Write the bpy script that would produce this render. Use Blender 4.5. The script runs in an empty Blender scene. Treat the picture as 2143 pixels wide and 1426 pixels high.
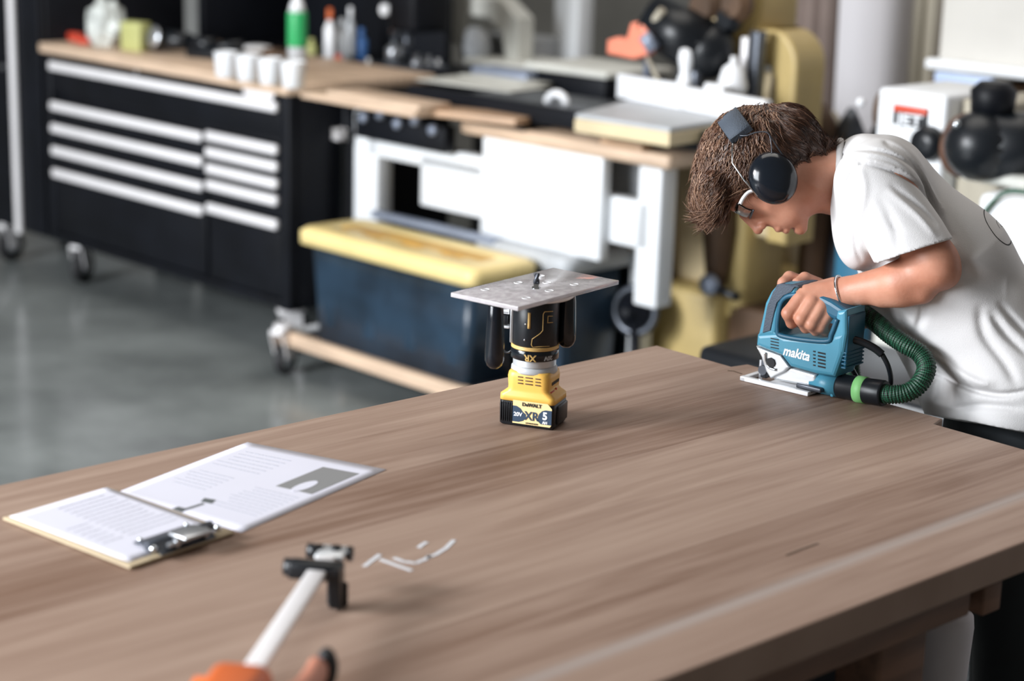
import bpy, bmesh, math, random
import numpy as np
from mathutils import Vector, Matrix, noise as mnoise

# ------------------------------------------------------------------ camera, world, lights, exposure
scene = bpy.context.scene
COL = scene.collection
FPX, HC, ROLL, CAMH = 3950.0, -300.0, 0.03, 1.65
PITCH = math.atan((713 - HC) / FPX)
cF = np.array([0, math.cos(PITCH), -math.sin(PITCH)])
_R = np.array([1.0, 0, 0]); _U = np.cross(_R, cF)
cR = _R * math.cos(ROLL) + _U * math.sin(ROLL)
cU = _U * math.cos(ROLL) - _R * math.sin(ROLL)
cO = np.array([0, 0, CAMH])

cam_data = bpy.data.cameras.new('camera')
cam = bpy.data.objects.new('camera', cam_data); COL.objects.link(cam)
cam.matrix_world = Matrix(((cR[0], cU[0], -cF[0], cO[0]), (cR[1], cU[1], -cF[1], cO[1]), (cR[2], cU[2], -cF[2], cO[2]), (0, 0, 0, 1)))
cam_data.sensor_width = 36.0
cam_data.lens = FPX / 2143 * 36.0
cam_data.dof.use_dof = True
cam_data.dof.focus_distance = 2.88
cam_data.dof.aperture_fstop = 2.5
cam_data.clip_start = 0.05
scene.camera = cam

scene.view_settings.view_transform = 'Standard'
scene.view_settings.look = 'None'
scene.view_settings.gamma = 1.0
scene.view_settings.use_curve_mapping = False
scene.view_settings.exposure = 0.0

world = bpy.data.worlds.new('world'); scene.world = world; world.use_nodes = True
wb = world.node_tree.nodes['Background']
wb.inputs[0].default_value = (1.0, 0.92, 0.83, 1); wb.inputs[1].default_value = 0.14

def area(name, loc, target, sx, sy, power, col):
    l = bpy.data.lights.new(name, 'AREA'); l.shape = 'RECTANGLE'; l.size = sx; l.size_y = sy; l.energy = power; l.color = col
    o = bpy.data.objects.new(name, l); COL.objects.link(o); o.location = loc
    o.rotation_euler = (Vector(target) - Vector(loc)).to_track_quat('-Z', 'Y').to_euler()
    return o
area('side_window_daylight', (-4.6, 1.6, 2.7), (0.3, 3.0, 0.9), 1.1, 1.0, 250, (0.96, 0.97, 1.0))
area('front_door_daylight', (-5.2, 0.2, 2.4), (0.2, 5.4, 0.7), 3.4, 2.6, 560, (0.90, 0.95, 1.0))
area('overhead_fill', (0.2, 5.0, 5.2), (0.2, 4.8, 0.0), 3.5, 3.5, 105, (1.0, 0.95, 0.88))  # added fill from above for the tops of things, no roof opening seen

# ------------------------------------------------------------------ placing helpers (a pixel seen on a real plane)
def ray(x, y): return cF * FPX + cR * (x - 1071.5) - cU * (y - 713)
def onz(x, y, z):
    d = ray(x, y); return cO + d * ((z - cO[2]) / d[2])
ANG = math.radians(44.3)
e1 = np.array([math.cos(ANG), math.sin(ANG), 0.0])      # deeper into the shop
e2 = np.array([math.sin(ANG), -math.cos(ANG), 0.0])     # along the row of cabinets
SC = onz(145, 603, 0)
def fp(x, y, b):                                        # vertical plane at shop depth b -> (a, z)
    d = ray(x, y); t = ((SC + e1 * b) - cO) @ e1 / (d @ e1); p = cO + d * t
    return float((p - SC) @ e2), float(p[2])
def ab(x, y, z):
    v = onz(x, y, z) - SC; return float(v @ e2), float(v @ e1)
def shopM(a=0.0, b=0.0, z=0.0, rot=0.0):
    o = SC + e2 * a + e1 * b
    return Matrix.Translation((o[0], o[1], z)) @ Matrix.Rotation(math.atan2(e2[1], e2[0]) + rot, 4, 'Z')

# ------------------------------------------------------------------ materials
def mat(name, col, rough=0.5, metal=0.0, var=0.0, vscale=6.0, bump=0.0, bscale=80.0, emit=None, coat=0.0, alpha=None, trans=0.0, sss=0.0, stretch=(1, 1, 1), col2=None, spec=0.5):
    m = bpy.data.materials.new(name); m.use_nodes = True
    nt = m.node_tree; b = nt.nodes['Principled BSDF']
    b.inputs['Base Color'].default_value = (*col, 1); b.inputs['Roughness'].default_value = rough
    b.inputs['Metallic'].default_value = metal; b.inputs['Coat Weight'].default_value = coat
    b.inputs['Transmission Weight'].default_value = trans; b.inputs['Specular IOR Level'].default_value = spec
    if sss: b.inputs['Subsurface Weight'].default_value = sss; b.inputs['Subsurface Radius'].default_value = (0.012, 0.005, 0.003)
    tc = nt.nodes.new('ShaderNodeTexCoord'); mp = nt.nodes.new('ShaderNodeMapping'); mp.inputs['Scale'].default_value = stretch
    nt.links.new(tc.outputs['Object'], mp.inputs['Vector'])
    n = nt.nodes.new('ShaderNodeTexNoise'); n.inputs['Scale'].default_value = vscale; n.inputs['Detail'].default_value = 5
    nt.links.new(mp.outputs[0], n.inputs['Vector'])
    r = nt.nodes.new('ShaderNodeValToRGB'); c2 = col2 or tuple(c * (1 - var) for c in col)
    r.color_ramp.elements[0].position = 0.35; r.color_ramp.elements[1].position = 0.65
    r.color_ramp.elements[0].color = (*c2, 1); r.color_ramp.elements[1].color = (*tuple(min(1, c * (1 + var * .4)) for c in col), 1)
    nt.links.new(n.outputs['Fac'], r.inputs['Fac']); nt.links.new(r.outputs[0], b.inputs['Base Color'])
    if bump:
        n2 = nt.nodes.new('ShaderNodeTexNoise'); n2.inputs['Scale'].default_value = bscale; n2.inputs['Detail'].default_value = 4
        nt.links.new(mp.outputs[0], n2.inputs['Vector'])
        bp = nt.nodes.new('ShaderNodeBump'); bp.inputs['Strength'].default_value = bump; bp.inputs['Distance'].default_value = 0.004
        nt.links.new(n2.outputs['Fac'], bp.inputs['Height']); nt.links.new(bp.outputs[0], b.inputs['Normal'])
    if emit: b.inputs['Emission Color'].default_value = (*emit[0], 1); b.inputs['Emission Strength'].default_value = emit[1]
    return m

M = {}
M['black'] = mat('black_powder_coat', (0.005, 0.006, 0.009), 0.5, var=.3, spec=.22)
M['black_plastic'] = mat('black_plastic', (0.008, 0.010, 0.013), 0.35, var=.3, spec=.4)
M['black_gloss'] = mat('black_gloss', (0.006, 0.009, 0.014), 0.16, var=.2)
M['rubber'] = mat('rubber', (0.02, 0.02, 0.022), 0.7, var=.3)
M['alu'] = mat('brushed_aluminium', (0.88, 0.86, 0.87), 0.4, metal=0.15, var=.05)
M['chrome'] = mat('chrome', (0.75, 0.80, 0.84), 0.12, metal=1.0, var=.05)
M['steel'] = mat('steel', (0.55, 0.57, 0.60), 0.3, metal=0.8, var=.15)
M['dark_steel'] = mat('dark_steel', (0.10, 0.11, 0.13), 0.35, metal=0.7, var=.3)
M['white'] = mat('white_enamel', (0.82, 0.84, 0.86), 0.4, var=.04)
M['white_gloss'] = mat('white_plastic', (0.85, 0.86, 0.88), 0.25, var=.03)
M['offwhite'] = mat('off_white', (0.62, 0.62, 0.57), 0.6, var=.10)
M['grey'] = mat('grey_paint', (0.30, 0.31, 0.32), 0.5, var=.15)
M['lidgrey'] = mat('grey_plastic', (0.50, 0.52, 0.54), 0.45, var=.10)
M['bluegrey'] = mat('blue_grey_steel', (0.27, 0.31, 0.40), 0.4, metal=.3, var=.10)
M['yellow_lid'] = mat('yellow_plastic', (0.86, 0.68, 0.30), 0.4, var=.10)
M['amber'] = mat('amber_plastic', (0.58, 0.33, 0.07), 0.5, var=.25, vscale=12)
M['tote'] = mat('dark_blue_plastic', (0.016, 0.036, 0.062), 0.35, var=.5, vscale=5, bump=.15, bscale=20)
M['mustard'] = mat('mustard_enamel', (0.47, 0.35, 0.14), 0.45, var=.22, vscale=4)
M['mustard_pale'] = mat('pale_mustard_enamel', (0.72, 0.59, 0.37), 0.5, var=.14, vscale=4)
M['brown_dark'] = mat('dark_brown', (0.085, 0.045, 0.022), 0.6, var=.35)
M['beech'] = mat('pale_wood', (0.68, 0.50, 0.36), 0.5, var=.22, vscale=5, stretch=(1, 14, 14))
M['beech2'] = mat('tan_wood', (0.55, 0.36, 0.23), 0.5, var=.25, vscale=5, stretch=(1, 14, 14))
M['red'] = mat('red_plastic', (0.55, 0.06, 0.03), 0.4)
M['salmon'] = mat('salmon_plastic', (0.50, 0.20, 0.13), 0.5)
M['dark_green'] = mat('dark_green_rubber', (0.02, 0.09, 0.05), 0.5)
M['orange'] = mat('orange_plastic', (0.62, 0.13, 0.03), 0.4, var=.08)
M['coral'] = mat('coral_plastic', (0.86, 0.27, 0.17), 0.4, var=.08)
M['green'] = mat('green_plastic', (0.03, 0.38, 0.12), 0.35)
M['blue'] = mat('blue_plastic', (0.05, 0.14, 0.36), 0.35)
M['olive'] = mat('yellow_green_card', (0.45, 0.46, 0.18), 0.6)
M['poly'] = mat('clear_bag_plastic', (0.60, 0.63, 0.60), 0.25, var=.25, vscale=25, bump=.6, bscale=30)
M['paper'] = mat('paper', (0.68, 0.68, 0.77), 0.7, var=.02)
M['ink'] = mat('grey_ink', (0.22, 0.22, 0.22), 0.8)
M['ink_dark'] = mat('dark_ink', (0.10, 0.11, 0.11), 0.8)
M['ink_pale'] = mat('faint_ink', (0.42, 0.43, 0.50), 0.8)
M['hardboard'] = mat('hardboard', (0.50, 0.40, 0.26), 0.6, var=.12)
M['chalk'] = mat('chalk', (0.62, 0.63, 0.66), 0.9)
M['dew_yellow'] = mat('tool_yellow', (0.86, 0.50, 0.10), 0.42, var=.05)
M['dew_cream'] = mat('label_cream', (0.82, 0.62, 0.30), 0.5)
M['gold'] = mat('gold_line', (0.70, 0.46, 0.16), 0.4)
M['navy'] = mat('label_navy', (0.025, 0.05, 0.09), 0.4)
M['lettering_black'] = mat('black_lettering', (0.015, 0.015, 0.015), 0.5)
M['lettering_white'] = mat('white_lettering', (0.85, 0.87, 0.90), 0.5)
M['mak_blue'] = mat('tool_blue', (0.07, 0.28, 0.40), 0.38, var=.08)
M['mak_dark'] = mat('tool_dark_blue', (0.015, 0.10, 0.17), 0.45, var=.1)
M['mak_pad'] = mat('grey_rubber_grip', (0.07, 0.09, 0.12), 0.7, var=.3, bump=.4, bscale=400)
M['cast'] = mat('cast_aluminium', (0.72, 0.74, 0.76), 0.35, metal=.5, var=.10)
M['tape_green'] = mat('green_tape', (0.25, 0.62, 0.22), 0.5)
M['skin'] = mat('skin', (0.62, 0.31, 0.21), 0.5, col2=(0.50, 0.21, 0.13), vscale=14, sss=.15, bump=.08, bscale=220)
M['lip'] = mat('lip', (0.50, 0.20, 0.16), 0.45)
M['shirt'] = mat('white_cotton', (0.63, 0.62, 0.62), 0.85, var=.04, vscale=10, bump=.18, bscale=700)
M['trouser'] = mat('dark_work_trousers', (0.02, 0.025, 0.03), 0.8, var=.3)
M['leather'] = mat('brown_leather', (0.13, 0.06, 0.035), 0.6, var=.5, vscale=12)
M['print'] = mat('shirt_print', (0.02, 0.02, 0.02), 0.8)
M['wall'] = mat('painted_wall', (0.68, 0.66, 0.68), 0.8, var=.04, vscale=1.5)
M['wall_grey'] = mat('grey_wall', (0.45, 0.46, 0.45), 0.8, var=.25, vscale=1.2)
M['bag_cloth'] = mat('pale_bag_cloth', (0.60, 0.58, 0.54), 0.9, var=.04)
M['tan'] = mat('tan_metal', (0.42, 0.38, 0.30), 0.6, var=.12, stretch=(6, 6, .3))
M['sawhorse'] = mat('brown_timber', (0.17, 0.085, 0.05), 0.65, var=.35, vscale=4, stretch=(1, 9, 9))
M['pot'] = mat('pale_bin', (0.60, 0.56, 0.58), 0.6, var=.1)
M['brand_red'] = mat('red_label', (0.60, 0.07, 0.03), 0.5)

def acrylic():
    m = mat('clear_acrylic', (0.86, 0.82, 0.84), 0.07, var=0, trans=0.93)
    b = m.node_tree.nodes['Principled BSDF']; b.inputs['IOR'].default_value = 1.49
    nt = m.node_tree
    n = nt.nodes.new('ShaderNodeTexNoise'); n.inputs['Scale'].default_value = 16; n.inputs['Detail'].default_value = 4
    r = nt.nodes.new('ShaderNodeMapRange'); r.inputs[1].default_value = .40; r.inputs[2].default_value = .80; r.inputs[3].default_value = .62; r.inputs[4].default_value = .30
    nt.links.new(n.outputs['Fac'], r.inputs[0]); nt.links.new(r.outputs[0], b.inputs['Transmission Weight'])
    return m
M['acrylic'] = acrylic()
M['clear'] = mat('clear_lens', (0.96, 0.97, 0.98), 0.02, trans=1.0)

def floor_mat():
    m = bpy.data.materials.new('polished_concrete'); m.use_nodes = True; nt = m.node_tree; b = nt.nodes['Principled BSDF']
    tc = nt.nodes.new('ShaderNodeTexCoord'); n = nt.nodes.new('ShaderNodeTexNoise'); n.inputs['Scale'].default_value = 1.6; n.inputs['Detail'].default_value = 8; n.inputs['Roughness'].default_value = .6
    nt.links.new(tc.outputs['Object'], n.inputs['Vector'])
    r = nt.nodes.new('ShaderNodeValToRGB'); r.color_ramp.elements[0].position = .32; r.color_ramp.elements[1].position = .68
    r.color_ramp.elements[0].color = (0.12, 0.132, 0.132, 1); r.color_ramp.elements[1].color = (0.28, 0.305, 0.30, 1)
    nt.links.new(n.outputs['Fac'], r.inputs['Fac']); nt.links.new(r.outputs[0], b.inputs['Base Color'])
    n2 = nt.nodes.new('ShaderNodeTexNoise'); n2.inputs['Scale'].default_value = 5; n2.inputs['Detail'].default_value = 6
    nt.links.new(tc.outputs['Object'], n2.inputs['Vector'])
    mr = nt.nodes.new('ShaderNodeMapRange'); mr.inputs[3].default_value = .08; mr.inputs[4].default_value = .28
    nt.links.new(n2.outputs['Fac'], mr.inputs[0]); nt.links.new(mr.outputs[0], b.inputs['Roughness'])
    return m
M['floor'] = floor_mat()

def plank_mat():
    # boards run along object X; width along object Y
    m = bpy.data.materials.new('walnut_boards'); m.use_nodes = True; nt = m.node_tree; b = nt.nodes['Principled BSDF']
    L = nt.links.new
    tc = nt.nodes.new('ShaderNodeTexCoord'); sep = nt.nodes.new('ShaderNodeSeparateXYZ'); L(tc.outputs['Object'], sep.inputs[0])
    def math_(op, a, b_=None, c=None):
        q = nt.nodes.new('ShaderNodeMath'); q.operation = op
        for i, v in enumerate((a, b_, c)):
            if v is None: continue
            if isinstance(v, (int, float)): q.inputs[i].default_value = v
            else: L(v, q.inputs[i])
        return q.outputs[0]
    idx = math_('FLOOR', math_('DIVIDE', math_('ADD', sep.outputs['Y'], 0.050), 0.148))
    wn = nt.nodes.new('ShaderNodeTexWhiteNoise'); wn.noise_dimensions = '1D'; L(idx, wn.inputs['W'])
    comb = nt.nodes.new('ShaderNodeCombineXYZ'); L(math_('ADD', math_('MULTIPLY', sep.outputs['X'], 1.5), math_('MULTIPLY', idx, 7.3)), comb.inputs[0])
    L(math_('MULTIPLY', sep.outputs['Y'], 26.0), comb.inputs[1]); L(sep.outputs['Z'], comb.inputs[2])
    n = nt.nodes.new('ShaderNodeTexNoise'); n.inputs['Scale'].default_value = 1.3; n.inputs['Detail'].default_value = 7; n.inputs['Distortion'].default_value = 1.1; L(comb.outputs[0], n.inputs['Vector'])
    comb2 = nt.nodes.new('ShaderNodeCombineXYZ'); L(math_('MULTIPLY', sep.outputs['X'], 7.0), comb2.inputs[0]); L(math_('MULTIPLY', sep.outputs['Y'], 300.0), comb2.inputs[1])
    n3 = nt.nodes.new('ShaderNodeTexNoise'); n3.inputs['Scale'].default_value = 1.0; n3.inputs['Detail'].default_value = 3; L(comb2.outputs[0], n3.inputs['Vector'])
    f = math_('ADD', math_('MULTIPLY', n.outputs['Fac'], 0.62), math_('MULTIPLY', n3.outputs['Fac'], 0.20))
    f = math_('ADD', f, math_('MULTIPLY', wn.outputs['Value'], 0.20))
    r = nt.nodes.new('ShaderNodeValToRGB'); L(f, r.inputs['Fac'])
    r.color_ramp.elements[0].position = .30; r.color_ramp.elements[0].color = (0.180, 0.102, 0.066, 1)
    r.color_ramp.elements[1].position = .72; r.color_ramp.elements[1].color = (0.385, 0.275, 0.213, 1)
    e = r.color_ramp.elements.new(.5); e.color = (0.290, 0.194, 0.145, 1)
    # pale streak next to the near board
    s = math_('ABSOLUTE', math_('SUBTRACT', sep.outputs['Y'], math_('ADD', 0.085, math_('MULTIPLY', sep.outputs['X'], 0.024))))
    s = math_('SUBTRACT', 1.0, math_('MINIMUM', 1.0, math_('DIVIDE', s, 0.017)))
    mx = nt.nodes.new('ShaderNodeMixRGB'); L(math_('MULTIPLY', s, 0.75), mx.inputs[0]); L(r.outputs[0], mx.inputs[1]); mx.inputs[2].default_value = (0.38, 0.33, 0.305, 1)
    # dark seam lines between boards
    fr = math_('FRACT', math_('DIVIDE', math_('ADD', sep.outputs['Y'], 0.050), 0.148))
    sl = math_('LESS_THAN', fr, 0.007)
    mx2 = nt.nodes.new('ShaderNodeMixRGB'); L(math_('MULTIPLY', sl, 0.4), mx2.inputs[0]); L(mx.outputs[0], mx2.inputs[1]); mx2.inputs[2].default_value = (0.10, 0.06, 0.04, 1)
    L(mx2.outputs[0], b.inputs['Base Color'])
    b.inputs['Roughness'].default_value = 0.55; b.inputs['Specular IOR Level'].default_value = 0.4
    bp = nt.nodes.new('ShaderNodeBump'); bp.inputs['Strength'].default_value = .25; bp.inputs['Distance'].default_value = .001
    L(n3.outputs['Fac'], bp.inputs['Height']); L(bp.outputs[0], b.inputs['Normal'])
    return m
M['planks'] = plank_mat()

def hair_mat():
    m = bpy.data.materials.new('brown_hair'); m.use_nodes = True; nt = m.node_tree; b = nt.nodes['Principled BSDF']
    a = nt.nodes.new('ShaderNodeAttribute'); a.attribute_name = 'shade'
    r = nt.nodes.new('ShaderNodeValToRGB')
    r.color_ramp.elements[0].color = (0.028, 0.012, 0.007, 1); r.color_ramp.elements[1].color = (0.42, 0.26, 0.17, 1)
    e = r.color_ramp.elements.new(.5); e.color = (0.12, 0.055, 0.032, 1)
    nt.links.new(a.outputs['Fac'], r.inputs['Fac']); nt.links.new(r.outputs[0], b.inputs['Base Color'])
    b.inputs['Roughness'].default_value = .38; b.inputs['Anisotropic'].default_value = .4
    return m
M['hair'] = hair_mat()

def hose_mat():
    m = bpy.data.materials.new('green_fleck_hose'); m.use_nodes = True; nt = m.node_tree; b = nt.nodes['Principled BSDF']
    L = nt.links.new
    uv = nt.nodes.new('ShaderNodeUVMap'); mp = nt.nodes.new('ShaderNodeMapping'); mp.inputs['Scale'].default_value = (1, 1, 1); L(uv.outputs[0], mp.inputs[0])
    ck = nt.nodes.new('ShaderNodeTexChecker'); ck.inputs['Scale'].default_value = 1.0
    mp.inputs['Rotation'].default_value = (0, 0, 0.6); L(mp.outputs[0], ck.inputs['Vector'])
    mx = nt.nodes.new('ShaderNodeMixRGB'); L(ck.outputs['Fac'], mx.inputs[0]); mx.inputs[1].default_value = (0.003, 0.007, 0.006, 1); mx.inputs[2].default_value = (0.010, 0.095, 0.045, 1)
    L(mx.outputs[0], b.inputs['Base Color']); b.inputs['Roughness'].default_value = .5
    return m
M['hose'] = hose_mat()

# ------------------------------------------------------------------ mesh helpers
class MB:
    """collects shapes into one mesh; shapes are given in the frame T (a Matrix) of the mesh"""
    def __init__(s): s.v = []; s.f = []; s.smooth = []
    def add(s, vs, fs, smooth=False):
        o = len(s.v); s.v += [tuple(map(float, v)) for v in vs]; s.f += [tuple(i + o for i in f) for f in fs]; s.smooth += [smooth] * len(fs); return s
    def box(s, x0, x1, y0, y1, z0, z1, bev=0.0, T=None, seg=2):
        bm = bmesh.new(); bmesh.ops.create_cube(bm, size=1)
        for v in bm.verts: v.co = Vector(((x0 + x1) / 2 + v.co.x * (x1 - x0), (y0 + y1) / 2 + v.co.y * (y1 - y0), (z0 + z1) / 2 + v.co.z * (z1 - z0)))
        if bev > 0: bmesh.ops.bevel(bm, geom=bm.edges[:], offset=min(bev, .49 * min(abs(x1 - x0), abs(y1 - y0), abs(z1 - z0))), segments=seg, affect='EDGES', profile=.5)
        if T is not None: bm.transform(T)
        s._bm(bm, bev > 0); return s
    def _bm(s, bm, smooth):
        bm.verts.index_update(); s.add([v.co for v in bm.verts], [[v.index for v in f.verts] for f in bm.faces], smooth); bm.free()
    def cyl(s, p, q, r0, r1=None, n=20, caps=True):
        r1 = r0 if r1 is None else r1; p = Vector(p); q = Vector(q); d = (q - p).normalized()
        u = d.orthogonal().normalized(); w = d.cross(u)
        vs = [c + (u * math.cos(t) + w * math.sin(t)) * r for c, r in ((p, r0), (q, r1)) for t in [2 * math.pi * i / n for i in range(n)]]
        fs = [(i, (i + 1) % n, n + (i + 1) % n, n + i) for i in range(n)]
        s.add(vs, fs, True)
        if caps: s.add(vs, [tuple(range(n - 1, -1, -1)), tuple(range(n, 2 * n))], False)
        return s
    def lathe(s, prof, o=(0, 0, 0), ax=(0, 0, 1), n=28, smooth=True, sx=1.0, sy=1.0):
        o = Vector(o); d = Vector(ax).normalized(); 
        u = Vector((1, 0, 0)) if abs(d.z) > .99 else d.orthogonal().normalized(); w = d.cross(u)
        vs = []
        for r, h in prof:
            for i in range(n):
                t = 2 * math.pi * i / n; vs.append(o + d * h + u * math.cos(t) * r * sx + w * math.sin(t) * r * sy)
        fs = [(k * n + i, k * n + (i + 1) % n, (k + 1) * n + (i + 1) % n, (k + 1) * n + i) for k in range(len(prof) - 1) for i in range(n)]
        s.add(vs, fs, smooth)
        s.add(vs, [tuple(range(n - 1, -1, -1)), tuple((len(prof) - 1) * n + i for i in range(n))], False)
        return s
    def tube(s, pts, r, n=10, res=1, closed=False):
        P = [Vector(p) for p in (smooth_path(pts, res) if res > 1 else pts)]
        R = r if isinstance(r, (list, tuple)) else [r] * len(P)
        if len(R) != len(P): R = list(np.interp(np.linspace(0, 1, len(P)), np.linspace(0, 1, len(R)), R))
        T0 = (P[1] - P[0]).normalized(); u = T0.orthogonal().normalized(); vs = []
        for i, p in enumerate(P):
            t = (P[min(i + 1, len(P) - 1)] - P[max(i - 1, 0)]).normalized()
            u = (u - t * u.dot(t)).normalized(); w = t.cross(u)
            for k in range(n):
                a = 2 * math.pi * k / n; vs.append(p + (u * math.cos(a) + w * math.sin(a)) * R[i])
        m = len(P)
        fs = [(k * n + i, k * n + (i + 1) % n, (k + 1) * n + (i + 1) % n, (k + 1) * n + i) for k in range(m - 1) for i in range(n)]
        s.add(vs, fs, True); s.add(vs, [tuple(range(n - 1, -1, -1)), tuple((m - 1) * n + i for i in range(n))], False)
        return s
    def prism(s, poly, d0, d1, frame=None, bev=0.0, smooth=False):
        """poly: 2D points (u,v); extruded from d0 to d1; frame maps (u,v,d)->Vector"""
        bm = bmesh.new(); fr = frame or (lambda u, v, d: Vector((u, d, v)))
        a = [bm.verts.new(fr(u, v, d0)) for u, v in poly]; b = [bm.verts.new(fr(u, v, d1)) for u, v in poly]
        n = len(poly); f0 = bm.faces.new(a); f1 = bm.faces.new(b[::-1])
        for i in range(n): bm.faces.new((a[i], b[i], b[(i + 1) % n], a[(i + 1) % n]))
        bmesh.ops.recalc_face_normals(bm, faces=bm.faces[:])
        if bev > 0:
            es = [e for f in (f0, f1) for e in f.edges]
            bmesh.ops.bevel(bm, geom=es, offset=bev, segments=3, affect='EDGES', profile=.5)
        bmesh.ops.triangulate(bm, faces=[f for f in bm.faces if len(f.verts) > 4])
        s._bm(bm, smooth); return s
    def ball(s, c, rx, ry=None, rz=None, n=20, T=None):
        ry = rx if ry is None else ry; rz = rx if rz is None else rz
        bm = bmesh.new(); bmesh.ops.create_uvsphere(bm, u_segments=n, v_segments=max(6, n // 2), radius=1)
        bm.transform(Matrix.Translation(c) @ (T or Matrix.Identity(4)) @ Matrix.Diagonal((rx, ry, rz, 1)))
        s._bm(bm, True); return s
    def torus(s, c, ax, R, r, n=28, m=10, arc=2 * math.pi, a0=0.0):
        d = Vector(ax).normalized(); u = d.orthogonal().normalized(); w = d.cross(u); c = Vector(c)
        k = n if arc > 6.28 else n + 1
        vs = []
        for i in range(k):
            t = a0 + arc * i / n; e = u * math.cos(t) + w * math.sin(t)
            for j in range(m):
                q = 2 * math.pi * j / m; vs.append(c + e * (R + r * math.cos(q)) + d * r * math.sin(q))
        fs = []
        for i in range(n):
            i2 = (i + 1) % k
            for j in range(m): fs.append((i * m + j, i2 * m + j, i2 * m + (j + 1) % m, i * m + (j + 1) % m))
        s.add(vs, fs, True); return s

def smooth_path(pts, res):
    P = [Vector(p) for p in pts]; out = []
    for i in range(len(P) - 1):
        p0 = P[max(i - 1, 0)]; p1 = P[i]; p2 = P[i + 1]; p3 = P[min(i + 2, len(P) - 1)]
        for k in range(res):
            t = k / res
            out.append(.5 * ((2 * p1) + (p2 - p0) * t + (2 * p0 - 5 * p1 + 4 * p2 - p3) * t * t + (3 * p1 - p0 - 3 * p2 + p3) * t ** 3))
    out.append(P[-1]); return out

def tag(o, label=None, cat=None, group=None, kind=None):
    if label: o['label'] = label
    if cat: o['category'] = cat
    if group: o['group'] = group
    if kind: o['kind'] = kind
    return o
def thing(name, label, cat, T, group=None):
    o = bpy.data.objects.new(name, None); o.empty_display_size = .05; COL.objects.link(o); o.matrix_world = T
    return tag(o, label, cat, group)
def root_of(p):
    while p.parent: p = p.parent
    return p
def part(name, mb, m, parent=None, T=None, world=False, label=None, recalc=True):
    """one mesh object. parent: authored in the top-level thing's frame, or in world space when world=True"""
    me = bpy.data.meshes.new(name)
    me.from_pydata(mb.v, [], mb.f)
    me.polygons.foreach_set('use_smooth', mb.smooth)
    if recalc:
        bm = bmesh.new(); bm.from_mesh(me); bmesh.ops.remove_doubles(bm, verts=bm.verts[:], dist=1e-6); bmesh.ops.recalc_face_normals(bm, faces=bm.faces[:]); bm.to_mesh(me); bm.free()
    o = bpy.data.objects.new(name, me); COL.objects.link(o)
    me.materials.append(M[m] if isinstance(m, str) else m)
    if parent:
        R = root_of(parent)
        if world: me.transform(R.matrix_world.inverted())
        o.parent = parent
    elif T is not None: o.matrix_world = T
    if label: o['label'] = label
    return o
def single(name, mb, m, label, cat, T=None, group=None, world=False):
    """a top-level thing that is one mesh; world=True: vertices in world space, origin moved to T"""
    o = part(name, mb, m, T=T)
    if world and T is not None: o.data.transform(T.inverted())
    return tag(o, label, cat, group)
def struct(name, mb, m, T=None):
    o = part(name, mb, m, T=T); o['kind'] = 'structure'; return o
def dup(root, T=None, label=None, group=None):
    r = root.copy(); COL.objects.link(r)
    if T is not None: r.matrix_world = T
    if label: r['label'] = label
    if group: r['group'] = group
    for ch in list(root.children):
        c = ch.copy(); COL.objects.link(c); c.parent = r
        for g in list(ch.children):
            d = g.copy(); COL.objects.link(d); d.parent = c
    return r
def text_mb(s, size, T, ext=0.0003, bold=0.0, wx=1.0):
    c = bpy.data.curves.new('t', 'FONT'); c.body = s; c.size = size; c.extrude = ext; c.align_x = 'CENTER'; c.align_y = 'CENTER'; c.offset = bold; c.resolution_u = 3
    o = bpy.data.objects.new('t', c); COL.objects.link(o); dg = bpy.context.evaluated_depsgraph_get()
    me = bpy.data.meshes.new_from_object(o.evaluated_get(dg)); mb = MB(); Tm = T @ Matrix.Diagonal((wx, 1, 1, 1))
    mb.add([Tm @ v.co for v in me.vertices], [list(p.vertices) for p in me.polygons])
    bpy.data.objects.remove(o); bpy.data.curves.remove(c); bpy.data.meshes.remove(me)
    return mb
def frameM(o, x, y):
    """matrix whose X, Y axes are x, y at o"""
    x = Vector(x).normalized(); z = x.cross(Vector(y)).normalized(); y = z.cross(x)
    return Matrix(((x.x, y.x, z.x, o[0]), (x.y, y.y, z.y, o[1]), (x.z, y.z, z.z, o[2]), (0, 0, 0, 1)))

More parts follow.
